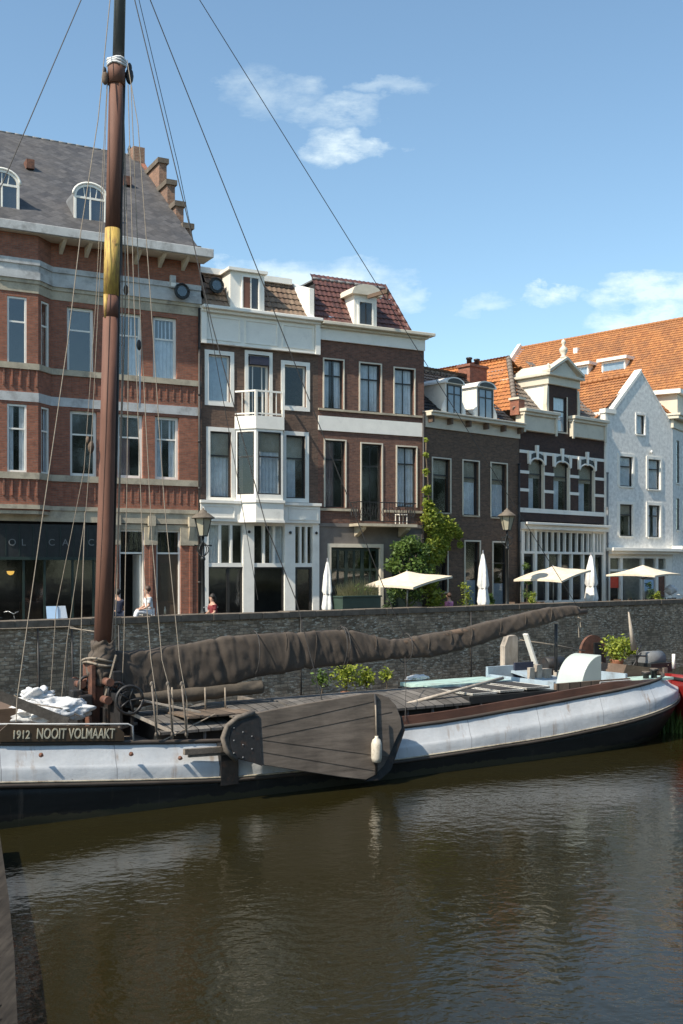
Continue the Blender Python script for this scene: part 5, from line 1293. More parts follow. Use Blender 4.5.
# solar panels and mint roof
zs_ = 1.72
for k in range(3):
    a = s4+.35+k*.95; mb = MB(); mb.box(a, a+.85, .75, 2.5, zs_+.02*k, zs_+.05+.02*k); sp_ = mb.build('solar_panel', M['solar'], ship)
    mb = MB(); ring(mb, 0, 0.85, 0, 1.75, .025, -.025, .03)
    o = mb.build('panel_frame', M['white'], sp_); o.location = (a, .75, zs_+.03+.02*k); o.rotation_euler = (R(-90),0,0)
mb = MB(); mb.box(s4+.25, s4+3.3, 2.55, 3.8, 1.72, 1.82); mb.build('cabin_roof', M['mint'], ship); MB().box(s4+.18, s4+3.3, .68, 3.8, 1.52, 1.7).build('cabin_side', M['blackdeck'], ship)
# open cockpit
c0, c1 = s4+3.35, s4+6.3
mb = MB(); mb.box(c0, c1, .75, .85, 1.1, 1.86); mb.build('cockpit_side', M['hatch2'], ship)
mb = MB(); mb.box(c0, c1, 3.6, 3.7, 1.1, 2.12); mb.box(c1-.08, c1, .86, 3.59, 1.1, 1.98); mb.box(c0, c0+.08, .86, 3.59, 1.1, 1.9); mb.box(c0+.081, c1-.081, .851, 3.599, 1.1, 1.16)
mb.hexa([(c0+.9,.9,1.5),(c1-.1,.9,1.5),(c1-.1,3.59,1.9),(c0+.9,3.59,1.9),(c0+.9,.9,1.56),(c1-.1,.9,1.56),(c1-.1,3.59,1.97),(c0+.9,3.59,1.97)])
mb.build('cockpit', M['bluegrey'], ship); mb = MB(); mb.box(c0+1.0, c0+1.75, 3.52, 3.59, 1.3, 2.2); mb.build('cockpit_door', M['shirtn'], ship)
# white curved hood
h1 = fS.u(601.5,.95); r = .82; h0 = h1-r; zb_ = smooth(ZT, h0)-.05
mb = MB(); pts = [(h1, .95, zb_)] + [(h1-math.sin(t)*r*1.0, .95, zb_+math.cos(t)*1.03) for t in [math.pi/2*i/14 for i in range(15)]]
mb.prism(pts, (0,1.0,0)); hd = mb.build('companionway_hood', M['whiteplastic'], ship, recalc=True, bevel=.02)
mb = MB(); q = Vector((h1-.1,.5,zb_)); 
for k in range(4): mb.tube([Vector((h0+.2+k*.42,.42,zb_-.05)), Vector((h0+.2+k*.42,.42,zb_+.33))], .012, 5)
mb.tube([(h0+.2,.42,zb_+.33),(h0+1.46,.42,zb_+.33)], .014, 5); mb.build('hand_rail', M['bluestone'], ship)
# far leeboard (upright brown, rounded) 
mb = MB(); c_ = SP(594,668,4.5); a_ = SP(581,668,4.5).x; b_ = SP(606,668,4.5).x; zt = fS.z(594,635,4.5); w2 = (b_-a_)/2; cx_ = (a_+b_)/2
mb.prism([(a_,4.5,.9),(b_,4.5,.9)] + [(cx_+w2*math.cos(t), 4.5, zt-w2+w2*math.sin(t)) for t in [math.pi*i/12 for i in range(13)]], (0,.1,0)); fl = mb.build('far_leeboard', M['rust'], ship, recalc=True)
mb = MB(); mb.box(cx_-.02, cx_+.3, 4.44, 4.495, zt-1.1, zt-.25); mb.build('leeboard_slot', M['black'], fl)
# pale post, white slanting pole, mast crutch
mb = MB(); q0, q1 = SP(505,668,4.0), SP(518,668,4.0); zt = fS.z(511,638,4.0); mb.prism([(q0.x,4.0,1.3),(q1.x,4.0,1.3),(q1.x,4.0,zt-.0),(q1.x-.1,4.0,zt+.08),(q0.x+.15,4.0,zt+.05),(q0.x,4.0,zt-.25)], (0,.22,0)); mb.build('wooden_post', M['palewood'], ship, recalc=True)
mb = MB(); mb.beam(SP(525.5,634,3.6), SP(536.5,668,3.6), .19, .06); mb.build('slanting_board', M['white'], ship)
mb = MB(); mb.tube([SP(556,624,2.2), SP(556,672,2.2)], .05, 8); mb.build('boom_crutch', M['iron'], ship)
mb = MB(); mb.tube([SP(520,640,4.1), SP(555,645,4), SP(585,651,4)], .02, 6); mb.tube([SP(518,642,4.1), SP(519,668,4)], .018, 5); mb.build('rope', M['rope'], ship)
mb = MB(); q = SP(552,664,3.0); mb.tube([q+Vector((-.35,0,0)), q+Vector((.4,0,0))], .22, 14); mb.box(q.x-.3, q.x+.2, q.y-.25, q.y+.25, q.z-.5, q.z-.1); mb.build('outboard_engine', M['iron'], ship)
mb = MB()
for px, py, s in ((538,668,.09),(546,672,.12),(531,671,.08),(560,674,.14)): q = SP(px, py, 2.6); mb.box(q.x-s, q.x+s, q.y-s, q.y+s, q.z-.3, q.z+.1)
mb.build('deck_box', M['palewood'], ship, bevel=.01)
# stern deck clutter
mb = MB(); q = SP(622,662,2.6); mb.prism([(q.x-1.1,1.6,1.78),(q.x+.7,1.6,1.78),(q.x+.7,1.6,1.95),(q.x-.9,1.6,2.15)], (0,1.9,0)); mb.build('stern_skylight', M['brownwood'], ship, recalc=True)
mb = MB(); mb.box(q.x-1.15, q.x+.2, .75, 1.5, 1.72, 1.79); mb.build('stern_hatch', M['mint'], ship)
mb = MB(); q = SP(652,659,2.6); mb.tube([q+Vector((-.42,0,0)), q+Vector((.38,0,0))], .26, 14); mb.build('stern_drum', M['lead'], ship)
mb = MB(); mb.box(q.x-.5, q.x+.5, q.y-.4, q.y+.4, 1.75, q.z-.1); mb.build('stern_locker', M['black'], ship)
for px, py in ((646,675),(654,672)):
    q = SP(px, py, .9); mb = MB(); mb.lathe([(.09,0),(.09,.24),(.14,.26),(.14,.31)], (q.x,q.y,q.z-.22), 12); mb.build('bollard', M['iron'], ship); MB().lathe([(.125,0),(.12,.02)], (q.x,q.y,q.z+.09), 12).build('bollard_cap', M['coping'], bpy.data.objects[-1] if False else ship)
mb = MB(); q = SP(633,690,2.0); a_ = SP(631,640,2.3); mb.tube([SP(634,650,2.3), SP(628.5,612,2.3)], [.10,.02], 8); mb.build('stern_pole', M['palewood'], ship)
mb = MB(); q = SP(637,668,2.0); mb.tube([q+Vector((0,0,-.2)), q+Vector((0,0,.5)), q+Vector((.2,0,.7))], .03, 6); mb.tube([q+Vector((-.3,0,.4)), q+Vector((.4,0,.35))], .03, 6); mb.tube([q+Vector((-.2,.2,-.2)), q+Vector((.3,.1,.45))], .025, 6); mb.build('stern_gear', M['iron'], ship)
mb = MB(); mb.box(20.5, 20.65, CY-.06, CY+.06, -.4, 1.4); mb.hexa([(20.6,CY-.05,-.5),(21.3,CY-.05,-.5),(21.3,CY+.05,-.5),(20.6,CY+.05,-.5),(21.5,CY-.05,1.2),(21.7,CY-.05,1.2),(21.7,CY+.05,1.2),(21.5,CY+.05,1.2)]); mb.build('rudder', M['hullblack'], ship)
mb = MB(); mb.box(21.5, 21.66, CY-.08, CY+.08, 1.0, 1.9); mb.build('sternpost', M['oldwood'], ship)

# leeboard traced in its own plane 25 cm outside the hull
yl = -.30
def LP(px, py, y=yl):
    y2 = y
    for _ in range(3): z_ = fS.z(px, py, y2); y2 = y - (1.7-z_)*.17
    return fS.p(px, py, y2)
out = [(233,758),(226,748),(224,738),(227,727),(236,719),(252,714),(290,706.5),(330,699.5),(366,693.5),(378,693.5),(388,697),(396,705),(401,718),(402,728),(397,738),(391,752),(384,766),(374,776),(366,780),(340,777),(300,771),(262,765)]
mb = MB(); P_ = [LP(*p) for p in out]; mb.prism(P_, (0,.09,0)); lb = mb.build('leeboard', M['leeboard'], ship, recalc=True, bevel=.015)
mb = MB()
seg = [LP(a,b_,yl-.004) for a, b_ in ((262,766),(259,716),(252,715.5),(240,720.5),(231,728),(229,738),(231,748),(236,757))]
mb.prism(seg, (0,-.015,0)); mb.build('leeboard_head', M['iron'], lb, recalc=True)
mb = MB(); mb.tube([LP(a,b_,yl) for a, b_ in ((236,760),(226,750),(223,738),(227,726.5),(237,718),(254,712.5))], .06, 8); mb.build('leeboard_rim', M['oldwood'], lb)
mb = MB(); mb.prism([LP(a,b_,yl+.03) for a, b_ in ((402,716),(405,730),(401,742),(396,756),(391,770),(380,780),(366,781),(374,775),(384,765),(391,751),(397,738),(401,728))], (0,.1,0)); mb.build('leeboard_edge', M['iron'], lb, recalc=True)
mb = MB()
for a, b_ in (((262,738),(392,712)),((262,740),(388,757)),((262,752),(376,771)),((262,727),(380,700))): mb.beam(LP(*a, yl-.003), LP(*b_, yl-.003), .008, .010)
mb.build('plank_seam', M['raildark'], lb)
mb = MB()
for a in range(8): q = LP(234+(a%3)*9, 728+a*4.2, yl-.02); mb.blob(q, .02, 1)
mb.build('bolt', M['lead'], lb)
mb = MB(); mb.tube([LP(376,775,yl-.02), LP(377,740,yl-.03), LP(375,694,yl-.03)], .03, 6); mb.build('lifting_strap', M['iron'], lb)
fe = MB(); q = LP(376.5,749,yl-.14); w = fS.world(q.x, q.y, q.z); fe.lathe([(.02,-.32),(.10,-.30),(.125,-.2),(.125,.12),(.09,.22),(.04,.26),(.04,.3)], (0,0,0), 14)
fo = fe.build('hanging_fender', M['ivory']); fo.location = w; tag(fo, 'long cream fender hanging on a rope in front of the grey leeboard', 'fender')
MB().tube([(0,0,.28),(-.01,.08,.7),(-.02,.14,1.0)], .02, 6).build('fender_rope', M['rope'], fo)

# rigging -------------------------------------------------
def rope(name, pts, r=.012, mat='ropedark', sag=0):
    r = r*.72
    P = [Vector(p) for p in pts]
    if sag and len(P) == 2:
        a, b_ = P; P = [a.lerp(b_, t)-Vector((0,0,sag*4*t*(1-t))) for t in [i/10 for i in range(11)]]
    return MB().tube(P, r, 5).build(name, M[mat], ship)
def MA(py): return mast_pt(py)
rope('topping_lift', [MA(-126), SP(577,606)], .014)
rope('running_backstay', [MA(-76), SP(384,588,2.2), SP(406,640,CY)], .017)
rope('running_backstay', [MA(-62), SP(188,220,1.6), SP(212,324,1.3), SP(266,525,.9), SP(296,600,.7), SP(322,700,.5)], .017)
rope('halyard', [MA(-80), SP(178,165,2.6), SP(205,300,3.2), SP(236,470,3.9), SP(258,600,4.3)], .012)
rope('forestay', [MA(-80)+Vector((-.1,0,0)), SP(0,189,2.2), SP(-60,335,2.2)], .016)
rope('jib_halyard', [MA(-40)+Vector((-.12,0,0)), SP(98,120,1.9), SP(81,230,1.6), SP(68,340,1.2), SP(41,527,.7), SP(17,699,.4), SP(16,722,.3)], .016, 'rope')
rope('halyard', [MA(60)+Vector((-.2,0,0)), SP(103,160,2.3), SP(96,300,2.3), SP(84,470,2.4), SP(56,610,2.5), SP(50,700,2.5)], .011, 'rope')
rope('halyard', [MA(70)+Vector((-.2,0,0)), SP(101,250,2), SP(92,430,2), SP(86,510,2), SP(67,640,2), SP(60,715,2)], .012, 'rope')
rope('chain', [SP(68,640,3.8), SP(65,700,3.8)], .02, 'iron')
for (pts, x2, y2) in (([(128,85),(134,300),(143,560),(151,660)],157,742), ([(131,85),(141,330),(152,540),(162,660)],173,742), ([(127,60),(138,125),(150,290),(164,500),(179.5,660)],187,742)):
    y_ = lambda t: CY-(CY-.1)*t
    n = len(pts); P = [SP(px, py, y_(.12+.8*i/(n-1))) for i, (px, py) in enumerate(pts)] + [SP(x2, y2-40, .08), SP(x2, y2-4, .05)]
    r_ = rope('shroud', P, .014, 'rope')
    mb = MB()
    a, b_ = SP(x2-(187-179.5)*.7, y2-58, .1), SP(x2, y2-4, .06)
    mb.tube([a, b_], .022, 6)
    for t in (0,.93): mb.blob(a.lerp(b_, t), .045, 2, 0, (1,.45,1.3))
    mb.build('deadeye', M['oldwood'], r_)
rope('halyard', [MA(95)+Vector((.18,0,0)), SP(129,300,2.0), SP(127,480,2.0), SP(124,640,1.9), SP(122,690,1.9)], .014, 'rope')
rope('halyard', [MA(90)+Vector((.17,0,0)), SP(125.5,300,2.1), SP(120,480,2.1), SP(114,670,2.0)], .02, 'rope')
rope('halyard', [MA(110)+Vector((.15,0,0)), SP(122,380,2.0), SP(117,560,2.0), SP(112,640,2.0)], .02, 'ropedark')
rope('boom_guy', [SP(140,355,2.2), SP(139.8,408,2.2)], .028, 'tarp')
rope('guy_line', [SP(85,512,1.8), SP(82,600,1.8), SP(80,690,1.8)], .018, 'rope')
rope('lashing', [SP(116,655,1.6), SP(104,700,1.8)], .035, 'rope')
rope('guy_line', [SP(405,657,1.9), SP(406,690,.6), SP(405,722,.1)], .012, 'ropedark')
rope('spring_line', [SP(160,742,.1), SP(215,714,.3)], .02, 'rope')
rope('mooring_line', [SP(668,665,2.2), SP(678,664,3.5), SP(700,668,6)], .025, 'rope')
rope('mooring_line', [SP(70,628,4.6), SP(98,632,3), SP(106,640,2.4)], .02, 'rope')
q = fS.world(0,0)
# a rope lying along the quay
u0, u1 = fW.u(-20), fW.u(70)
ro = wloc(MB().tube([(u0,-.05,qT-.22), ((u0+u1)/2,-.06,qT-.22-.02), (u1,-.06,qT-.24), (fW.u(85),-.1,qT-.45)], .02, 5).build('mooring_rope', M['rope'])); tag(ro, 'thin pale rope strung along the quay wall near its top at left', 'rope')

# things lying on the barge
def sworld(px, py, y): q = fS.p(px, py, y); return fS.world(q.x, q.y, q.z)
mb = MB()
bm = mb.bm; v = bmesh.ops.create_icosphere(bm, subdivisions=5, radius=1)['verts']
for q in v:
    n_ = noise.fractal(q.co*2.1+Vector((3,1,2)), 1, 2, 5); rdg = abs(noise.noise(q.co*3.1))*.22
    k = 1+.22*n_-rdg+.1; q.co = Vector((q.co.x*.85*k, q.co.y*.45*k, max(-.18, q.co.z*.30*k)))
for f in bm.faces: f.smooth = True
tp = mb.build('tarpaulin_bundle', M['tarp']); tp.location = sworld(49,712,1.5); tp.rotation_euler = (0,0,fS.ang); tag(tp, 'crumpled white tarpaulin bundle lying on the foredeck in front of the mast', 'tarpaulin')
mb = MB(); mb.blob((-.25,.1,.3), .28, 4, 1.0, (1.1,.7,.7)); mb.build('tarpaulin_fold', M['tarp'], tp)
rope('tarpaulin_rope', [SP(14,695,1.3), SP(22,702,1.2), SP(60,708,1.05), SP(80,716,1.1)], .02, 'rope')
# white bundle on the quay side of hatch
mb = MB(); mb.blob((0,0,0), .3, 4, .5, (1.2,.5,.3)); o = mb.build('white_sheet', M['tarp']); o.location = sworld(418,678,3.95); o.rotation_euler = (0,0,fS.ang); tag(o, 'small folded white sheet at the far edge of the grey hatch cover', 'sheet')
# plants along far side of the deck
for i, (px, py, r, nn, lab) in enumerate(((321,679,.30,170,'dark leafy plant at the left end of the row behind the hatch'),(346,674,.50,420,'bushy bright green plant in the middle of the row behind the hatch'),(366,677,.34,220,'low bright green plant between two taller ones behind the hatch'),(386,674,.25,130,'thin upright plant at the right end of the row behind the hatch'))):
    pl = empty('deck_plant', sworld(px, py+22, 4.35), 0, lab, 'plant', 'plants along the far rail of the barge')
    MB().leaves((0,0,.62), r, nn, .06, (1,.6,.95), .2).build('foliage', M['leafy' if i else 'leafg'], pl); MB().lathe([(.12,-.15),(.16,.1),(.17,.12)], (0,0,0), 10).build('pot', M['terracotta'], pl)
    MB().tube([(0,0,.1),(.03,0,.3),(0,.02,.5)], .015, 5).build('stem', M['bark'], pl)
pl = empty('deck_plant', sworld(617,662,3.2), 0, 'round bright green potted plant on the stern beside the slanting white pole', 'plant')
mb = MB()
for c_, r in (((-.15,0,.5),.42),((.2,0,.55),.38),((0,0,.25),.38),((.5,.1,.35),.22)): mb.leaves(c_, r, 260, .06, (1,1,.9), .25)
mb.build('foliage', M['leafy'], pl); MB().lathe([(.16,-.3),(.22,.05),(.23,.08)], (0,0,0), 12).build('pot', M['terracotta'], pl); MB().tube([(0,0,0),(.03,0,.3)], .02, 5).build('stem', M['bark'], pl)

# ============================================================ red boat at the right edge
mb = MB(); L = 9.0; rows = []
for k in range(41):
    t = k/40; s = L*t; h = 1.5*min(1, (1-max(0, (1.0-t*5))**2) if t < .2 else 1)**.7; h = max(.02, h)
    zt = 1.8-.45*min(1,t*2.2)**.8
    rows.append([mb.bm.verts.new(q) for q in ((s+.9*(1-t),-h*.6,-.3),(s+.3*(1-t),-h*.85,.3),(s,-h,zt-.35),(s,-h*.97,zt),(s,h*.97,zt),(s,h,zt-.35),(s+.3*(1-t),h*.85,.3),(s+.9*(1-t),h*.6,-.3))])
for a, b_ in zip(rows, rows[1:]):
    for k in range(7): f = mb.bm.faces.new((a[k], b_[k], b_[k+1], a[k+1])); f.smooth = k != 3
mb.bm.faces.new(rows[0])
rb = empty('red_boat', (0,0,0), 0, 'red hulled boat moored at right edge behind the barge stern', 'boat')
Yb = 34; xb = (671-CX)*Yb/F; rb.location = (xb, Yb, 0); rb.rotation_euler = (0,0,R(24))
mb.build('hull', M['red'], rb, recalc=True)
MB().tube([(r_[2].co.x if False else L*k/40, -max(.02,1.5*min(1,(1-max(0,(1.0-k/40*5))**2) if k/40 < .2 else 1)**.7)-.02, 2.0-.5*min(1,k/40*2.2)**.8-.33) for k, r_ in enumerate(range(41))], .05, 6).build('rubbing_strake', M['black'], rb)
MB().box(2.2, 6, -.9, .9, 1.4, 2.0).build('cabin', M['red'], rb, bevel=.05)
MB().tube([(.1,0,1.95),(.1,0,2.4)], .05, 8).build('bow_post', M['white'], rb)
# reeds
mb = MB()
cx_, cy_ = ground_at(664, 34.3)
for k in range(420):
    x, y = cx_+random.gauss(0,.45), cy_+random.gauss(0,.35); a = random.uniform(0,6.28); h = random.uniform(.35,.95); w = .025
    mb.face([(x-w*math.cos(a),y-w*math.sin(a),-.05),(x+w*math.cos(a),y+w*math.sin(a),-.05),(x+random.gauss(0,.12),y+random.gauss(0,.12),h)])
o = mb.build('water_reeds', M['leafg']); tag(o, 'patch of green reeds in the water behind the barge stern', 'reeds', kind='stuff')

# opposite bank behind the camera: only seen mirrored in the windows
bank = MB().box(-60, 150, -80, 0, -1, 3.3).build('opposite_bank', M['paving']); bank.location = (3,-5,0); bank.rotation_euler = (0,0,R(41)); tag(bank, kind='structure')
random.seed(77)
for k in range(27):
    t_ = -22+k*6.0+random.uniform(-1.5,1.5); hh = random.uniform(15,20)
    o = empty('bank_tree', (12+t_*.75, -15+t_*.66, 3.3), random.uniform(0,6), 'leafy tree on the opposite bank', 'tree', 'trees on the opposite bank')
    MB().tube([(0,0,0),(.1,0,hh*.3),(0,.1,hh*.7)], [.25,.2,.08], 8).build('trunk', M['bark'], o)
    mb = MB()
    for q in range(9): a = q*2.4; mb.leaves((math.cos(a)*2.0, math.sin(a)*2.0, hh*(.12+.09*q)), 2.5, 200, .42, (1,1,.9), .3)
    mb.build('crown', M['leafd'], o)

# jetty timber bottom left
jt = empty('timber_jetty', (-3.3,11.0,0), 0, 'weathered timber jetty edge at the bottom left corner over the water', 'jetty')
a = Vector((-3.26-(-3.3)+.25, -3.0, 0)); 
def jb(px, py, zz): Y = F*(CAMZ-zz)/(py-HY); return Vector(((px-CX)*Y/F+3.3, Y-11.0, zz))
e = [jb(19,1130,.42), jb(17,1024,.42), jb(13.5,950,.42), jb(8,895,.42), jb(-1,832,.42)]
mb = MB()
for p, q in zip(e, e[1:]): mb.beam(p-Vector((.12,0,.16)), q-Vector((.12,-.01,.16)), .24, .3)
mb.build('edge_beam', M['jetty'], jt)
for k in range(26):
    y = e[0].y+.12+k*.36
    if y > e[-1].y: break
    x = None
    for p, q in zip(e, e[1:]):
        if p.y <= y <= q.y: x = p.x+(q.x-p.x)*(y-p.y)/(q.y-p.y)
    MB().box(x-2.5, x-.26, y, y+.33, .36, .415+random.uniform(-.008,.008)).build('plank', M['jetty'], jt)
for p in (e[1], e[3]): MB().tube([p+Vector((-.5,0,-1.5)), p+Vector((-.5,0,-.1))], .14, 10).build('pile', M['jetty'], jt)

# ============================================================ street furniture
def lamp(px, ytop, off, label):
    u = fW.u(px, off); w = fW.world(u, off, 0); Y = w.y; H = CAMZ-(ytop-HY)*Y/F - STREET
    t = empty('street_lamp', (w.x, w.y, STREET), fW.ang, label, 'street lamp', 'street lamps on the quay')
    mb = MB(); mb.lathe([(.2,0),(.2,.12),(.13,.2),(.12,.8),(.09,.9),(.075,1.0),(.06,H-1.9),(.09,H-1.88),(.09,H-1.8),(.05,H-1.75),(.045,H-1.3),(.075,H-1.27),(.04,H-1.2),(.05,H-1.02)], (0,0,0), 14); mb.build('pole', M['black'], t)
    mb = MB()
    for k in range(4):
        a = k*math.pi/2+.4; mb.tube([Vector((math.cos(a)*(.05+.2*math.sin(q)), math.sin(a)*(.05+.2*math.sin(q)), H-1.75+.5*q/3.14)) for q in [i*math.pi/6 for i in range(7)]], .018, 5)
    mb.tube([(-.35,0,H-1.35),(.35,0,H-1.35)], .02, 6); mb.blob((.35,0,H-1.35), .04, 1); mb.blob((-.35,0,H-1.35), .04, 1)
    mb.build('ornament', M['black'], t)
    mb = MB(); n = 6
    for k in range(n):
        a, b_ = 2*math.pi*k/n, 2*math.pi*(k+1)/n
        mb.face([(math.cos(a)*.17,math.sin(a)*.17,H-1.0),(math.cos(b_)*.17,math.sin(b_)*.17,H-1.0),(math.cos(b_)*.33,math.sin(b_)*.33,H-.38),(math.cos(a)*.33,math.sin(a)*.33,H-.38)])
    ln = mb.build('lantern_glass', M['lampglass'], t)
    mb = MB()
    for k in range(n): a = 2*math.pi*k/n; mb.tube([(math.cos(a)*.175,math.sin(a)*.175,H-1.0),(math.cos(a)*.335,math.sin(a)*.335,H-.37)], .016, 5)
    mb.lathe([(.19,H-1.03),(.19,H-.99)], (0,0,0), 6); mb.build('lantern_frame', M['black'], ln)
    mb = MB(); mb.lathe([(.43,H-.38),(.42,H-.34),(.2,H-.18),(.16,H-.17),(.13,H-.1),(.05,H-.06),(.03,H)], (0,0,0), 12); mb.build('lantern_roof', M['coping'], ln)
lamp(203, 508, 2.2, 'black lamp post with tapered lantern between the red brick and white bay houses')
lamp(507, 508, 1.6, 'black lamp post with tapered lantern in front of the dark brick house')

def parasol_open(pxp, ytop, xl, yl, xr, yr, off, label):
    u = fW.u(pxp, off); w = fW.world(u, off, 0); Y = w.y; sc = F/Y; H = CAMZ-(ytop-HY)/sc - STREET
    t = empty('open_parasol', (w.x, w.y, STREET), 0, label, 'parasol', 'open cream parasols on the terrace')
    top = Vector((.0,0,H)); zl = CAMZ-(yl-HY)/sc-STREET; zr_ = CAMZ-(yr-HY)/sc-STREET
    lx, rx = (xl-pxp)/sc, (xr-pxp)/sc
    cor = [Vector((lx,-.2,zl+.02)), Vector(((lx+rx)/2+.1,-1.75,min(zl,zr_)-.02)), Vector((rx,.2,zr_)), Vector(((lx+rx)/2-.1,1.75,max(zl,zr_)+.04))]
    mb = MB(); n = 8
    for k in range(4):
        a, b_ = cor[k], cor[(k+1)%4]; prev = None
        for j in range(n+1):
            e_ = a.lerp(b_, j/n)+Vector((0,0,.05*math.sin(math.pi*j/n))); row = [top.lerp(e_, q)-Vector((0,0,.06*math.sin(math.pi*q))) for q in (0,.25,.5,.75,1)] + [e_-Vector((0,0,.09))]
            if prev:
                for i in range(5):
                    f = [prev[i], prev[i+1], row[i+1], row[i]]
                    if i == 0: f = [prev[0], prev[1], row[1]]
                    mb.face(f)
            prev = row
    bmesh.ops.remove_doubles(mb.bm, verts=mb.bm.verts, dist=.001); mb.build('canopy', M['umb'], t)
    mb = MB()
    for c_ in cor + [(cor[k]+cor[(k+1)%4])/2 for k in range(4)]:
        mb.tube([top-Vector((0,0,.1)), c_-Vector((0,0,.06))], .014, 5); mid = (top+c_)/2; mb.tube([Vector((0,0,H-.75)), mid-Vector((0,0,.07))], .012, 5)
    mb.build('ribs', M['oldwood'], t)
    MB().tube([(0.02,0,0),(0,0,H+.05)], .03, 8).build('pole', M['chrome'], t); MB().lathe([(.32,0),(.32,.06),(.06,.09),(.05,.3)], (.02,0,0), 14).build('base', M['coping'], t)
parasol_open(407, 571, 363, 586, 453, 576, 1.6, 'open cream parasol in front of the green fig tree, left of the three')
parasol_open(553, 566, 513, 580, 592, 570, 1.6, 'open cream parasol in front of the white shopfront, middle of the three')
parasol_open(643, 565, 605, 575, 682, 574, 1.6, 'open cream parasol in front of the white gabled house, right of the three')
def parasol_closed(px, yt, yb, w, off, label, skirt=1.0):
    u = fW.u(px, off); p = fW.world(u, off, 0); sc = F/p.y; H = CAMZ-(yt-HY)/sc-STREET; z0 = max(.35, CAMZ-(yb-HY)/sc-STREET)
    t = empty('closed_parasol', (p.x,p.y,STREET), random.uniform(0,2), label, 'parasol', 'closed white parasols on the terrace')
    mb = MB(); rows = []; W = w/sc/2; NA = 24
    P = [(.02,0),(.25,.06),(.7,.3),(1.0,.62),(.72,.68),(.8,.72),(1.1,.92),(.9,1.0)]
    for r_, q in P: 
        rows.append([mb.bm.verts.new((W*r_*(1+.28*math.cos(a*5+q*2))*math.cos(a), W*r_*(1+.28*math.cos(a*5+q*2))*math.sin(a), H-(H-z0)*q+.04*math.cos(a*5)*q)) for a in [2*math.pi*k/NA for k in range(NA)]])
    for a, b_ in zip(rows, rows[1:]):
        for k in range(NA): f = mb.bm.faces.new((a[k], a[(k+1)%NA], b_[(k+1)%NA], b_[k])); f.smooth = True
    mb.bm.faces.new(rows[0]); mb.build('folded_canopy', M['umbw'], t); MB().tube([(0,0,0),(0,0,H+.08)], .03, 8).build('pole', M['chrome'], t); MB().lathe([(.3,0),(.3,.07),(.05,.1)], (0,0,0), 12).build('base', M['coping'], t)
    MB().tube([(math.cos(a)*W*.75, math.sin(a)*W*.75, H-(H-z0)*.67) for a in [i*math.pi/6 for i in range(13)]], .015, 5).build('strap', M['oldwood'], t)
parasol_closed(327.5, 560, 611, 9, 1.4, 'closed white parasol beside the dark green planter')
parasol_closed(483, 552, 606, 10, 1.4, 'closed white parasol in front of the low dark brick house')
parasol_closed(591, 554, 602, 11, 1.4, 'closed white parasol at the right end of the white shopfront')

# planter
def wthing(name, px, off, label, cat, group=None, rz=0):
    u = fW.u(px, off); p = fW.world(u, off, 0); return empty(name, (p.x,p.y,STREET), fW.ang+rz, label, cat, group), F/p.y
t, sc = wthing('grass_planter', 358, .95, 'long dark green planter with dry ornamental grass on the quay', 'planter')
mb = MB(); mb.box(-1.02, 1.0, -.25, .3, .45, 1.38); mb.box(-1.06,1.04,-.29,.34,1.34,1.40); mb.build('trough', M['planter'], t, bevel=.01); MB().box(-.9,.9,-.2,.25,0,.45).build('stand', M['black'], t)
mb = MB()
for k in range(700):
    x, y = random.uniform(-.95,.95), random.uniform(-.22,.27); h = random.uniform(.25,.7)*(1.2-.4*abs(x)); mb.face([(x-.012,y,1.38),(x+.012,y,1.38),(x+random.gauss(0,.12),y+random.gauss(0,.1),1.38+h)])
mb.build('grass', M['dry'], t)
MB().leaves((.2,0,1.6), .55, 220, .05, (1.4,.4,.5), .2).build('foliage', M['leafg'], t)

# fig tree and climber
pxg, yg = 405, 3.2
t, sc = wthing('fig_tree', 408, 3.3, 'leafy green fig tree standing behind the left open parasol', 'tree')
MB().tube([(0,0,0),(.05,.05,1.0),(-.1,.1,2.2)], [.09,.07,.05], 8).build('trunk', M['bark'], t)
mb = MB()
for k in range(9): a = k*.7; mb.tube([(-.05,.05,1.2+.1*k),(math.cos(a)*.5,math.sin(a)*.4,2.0+.15*k)], [.04,.015], 6)
mb.build('branches', M['bark'], t)
mb = MB(); random.seed(21)
for c_, r, n_ in (((-.5,0,3.3),.55,420),((.1,-.1,3.55),.55,420),((.7,0,3.1),.6,420),((-.9,0,2.6),.5,320),((0,-.3,2.5),.7,480),((.9,-.2,2.2),.6,320),((-.9,-.2,1.5),.5,260),((.2,-.2,1.3),.6,300),((1.2,0,3.4),.35,150)): mb.leaves(c_, r, n_, .085, (1,.8,.8), .25)
mb.build('crown', M['leafg'], t)
t = empty('climbing_plant', (fD.P.x, fD.P.y, STREET), fD.ang, 'yellow green climbing plant growing up the corner between the two brick houses', 'climbing plant')
mb = MB(); mc = MB(); random.seed(5)
pth = [(428,612),(427,590),(433,570),(430,545),(432,525),(429,505),(428,480),(426,455),(426,440)]
vs = [D.f.p(a, b_, -.12) for a, b_ in pth]
MB().tube(vs, .035, 6).build('stem', M['bark'], t)
for (px, py, r, n_) in ((432,520,.62,520),(443,526,.55,480),(452,529,.45,360),(436,540,.55,380),(428,505,.32,220),(427,490,.25,140),(426,472,.16,60),(425.5,455,.13,40),(426,440,.1,22),(458,534,.28,180),(460,545,.18,80),(430,556,.6,380),(440,556,.4,220),(428,580,.65,420),(436,600,.55,320),(446,535,.4,250),(444,545,.4,260),(430,515,.4,200)):
    c_ = D.f.p(px, py, -.28); mb.leaves(c_, r*1.1, int(n_*1.7), .085, (1,.45,1), .1)
mb.build('foliage', M['leafy'], t)
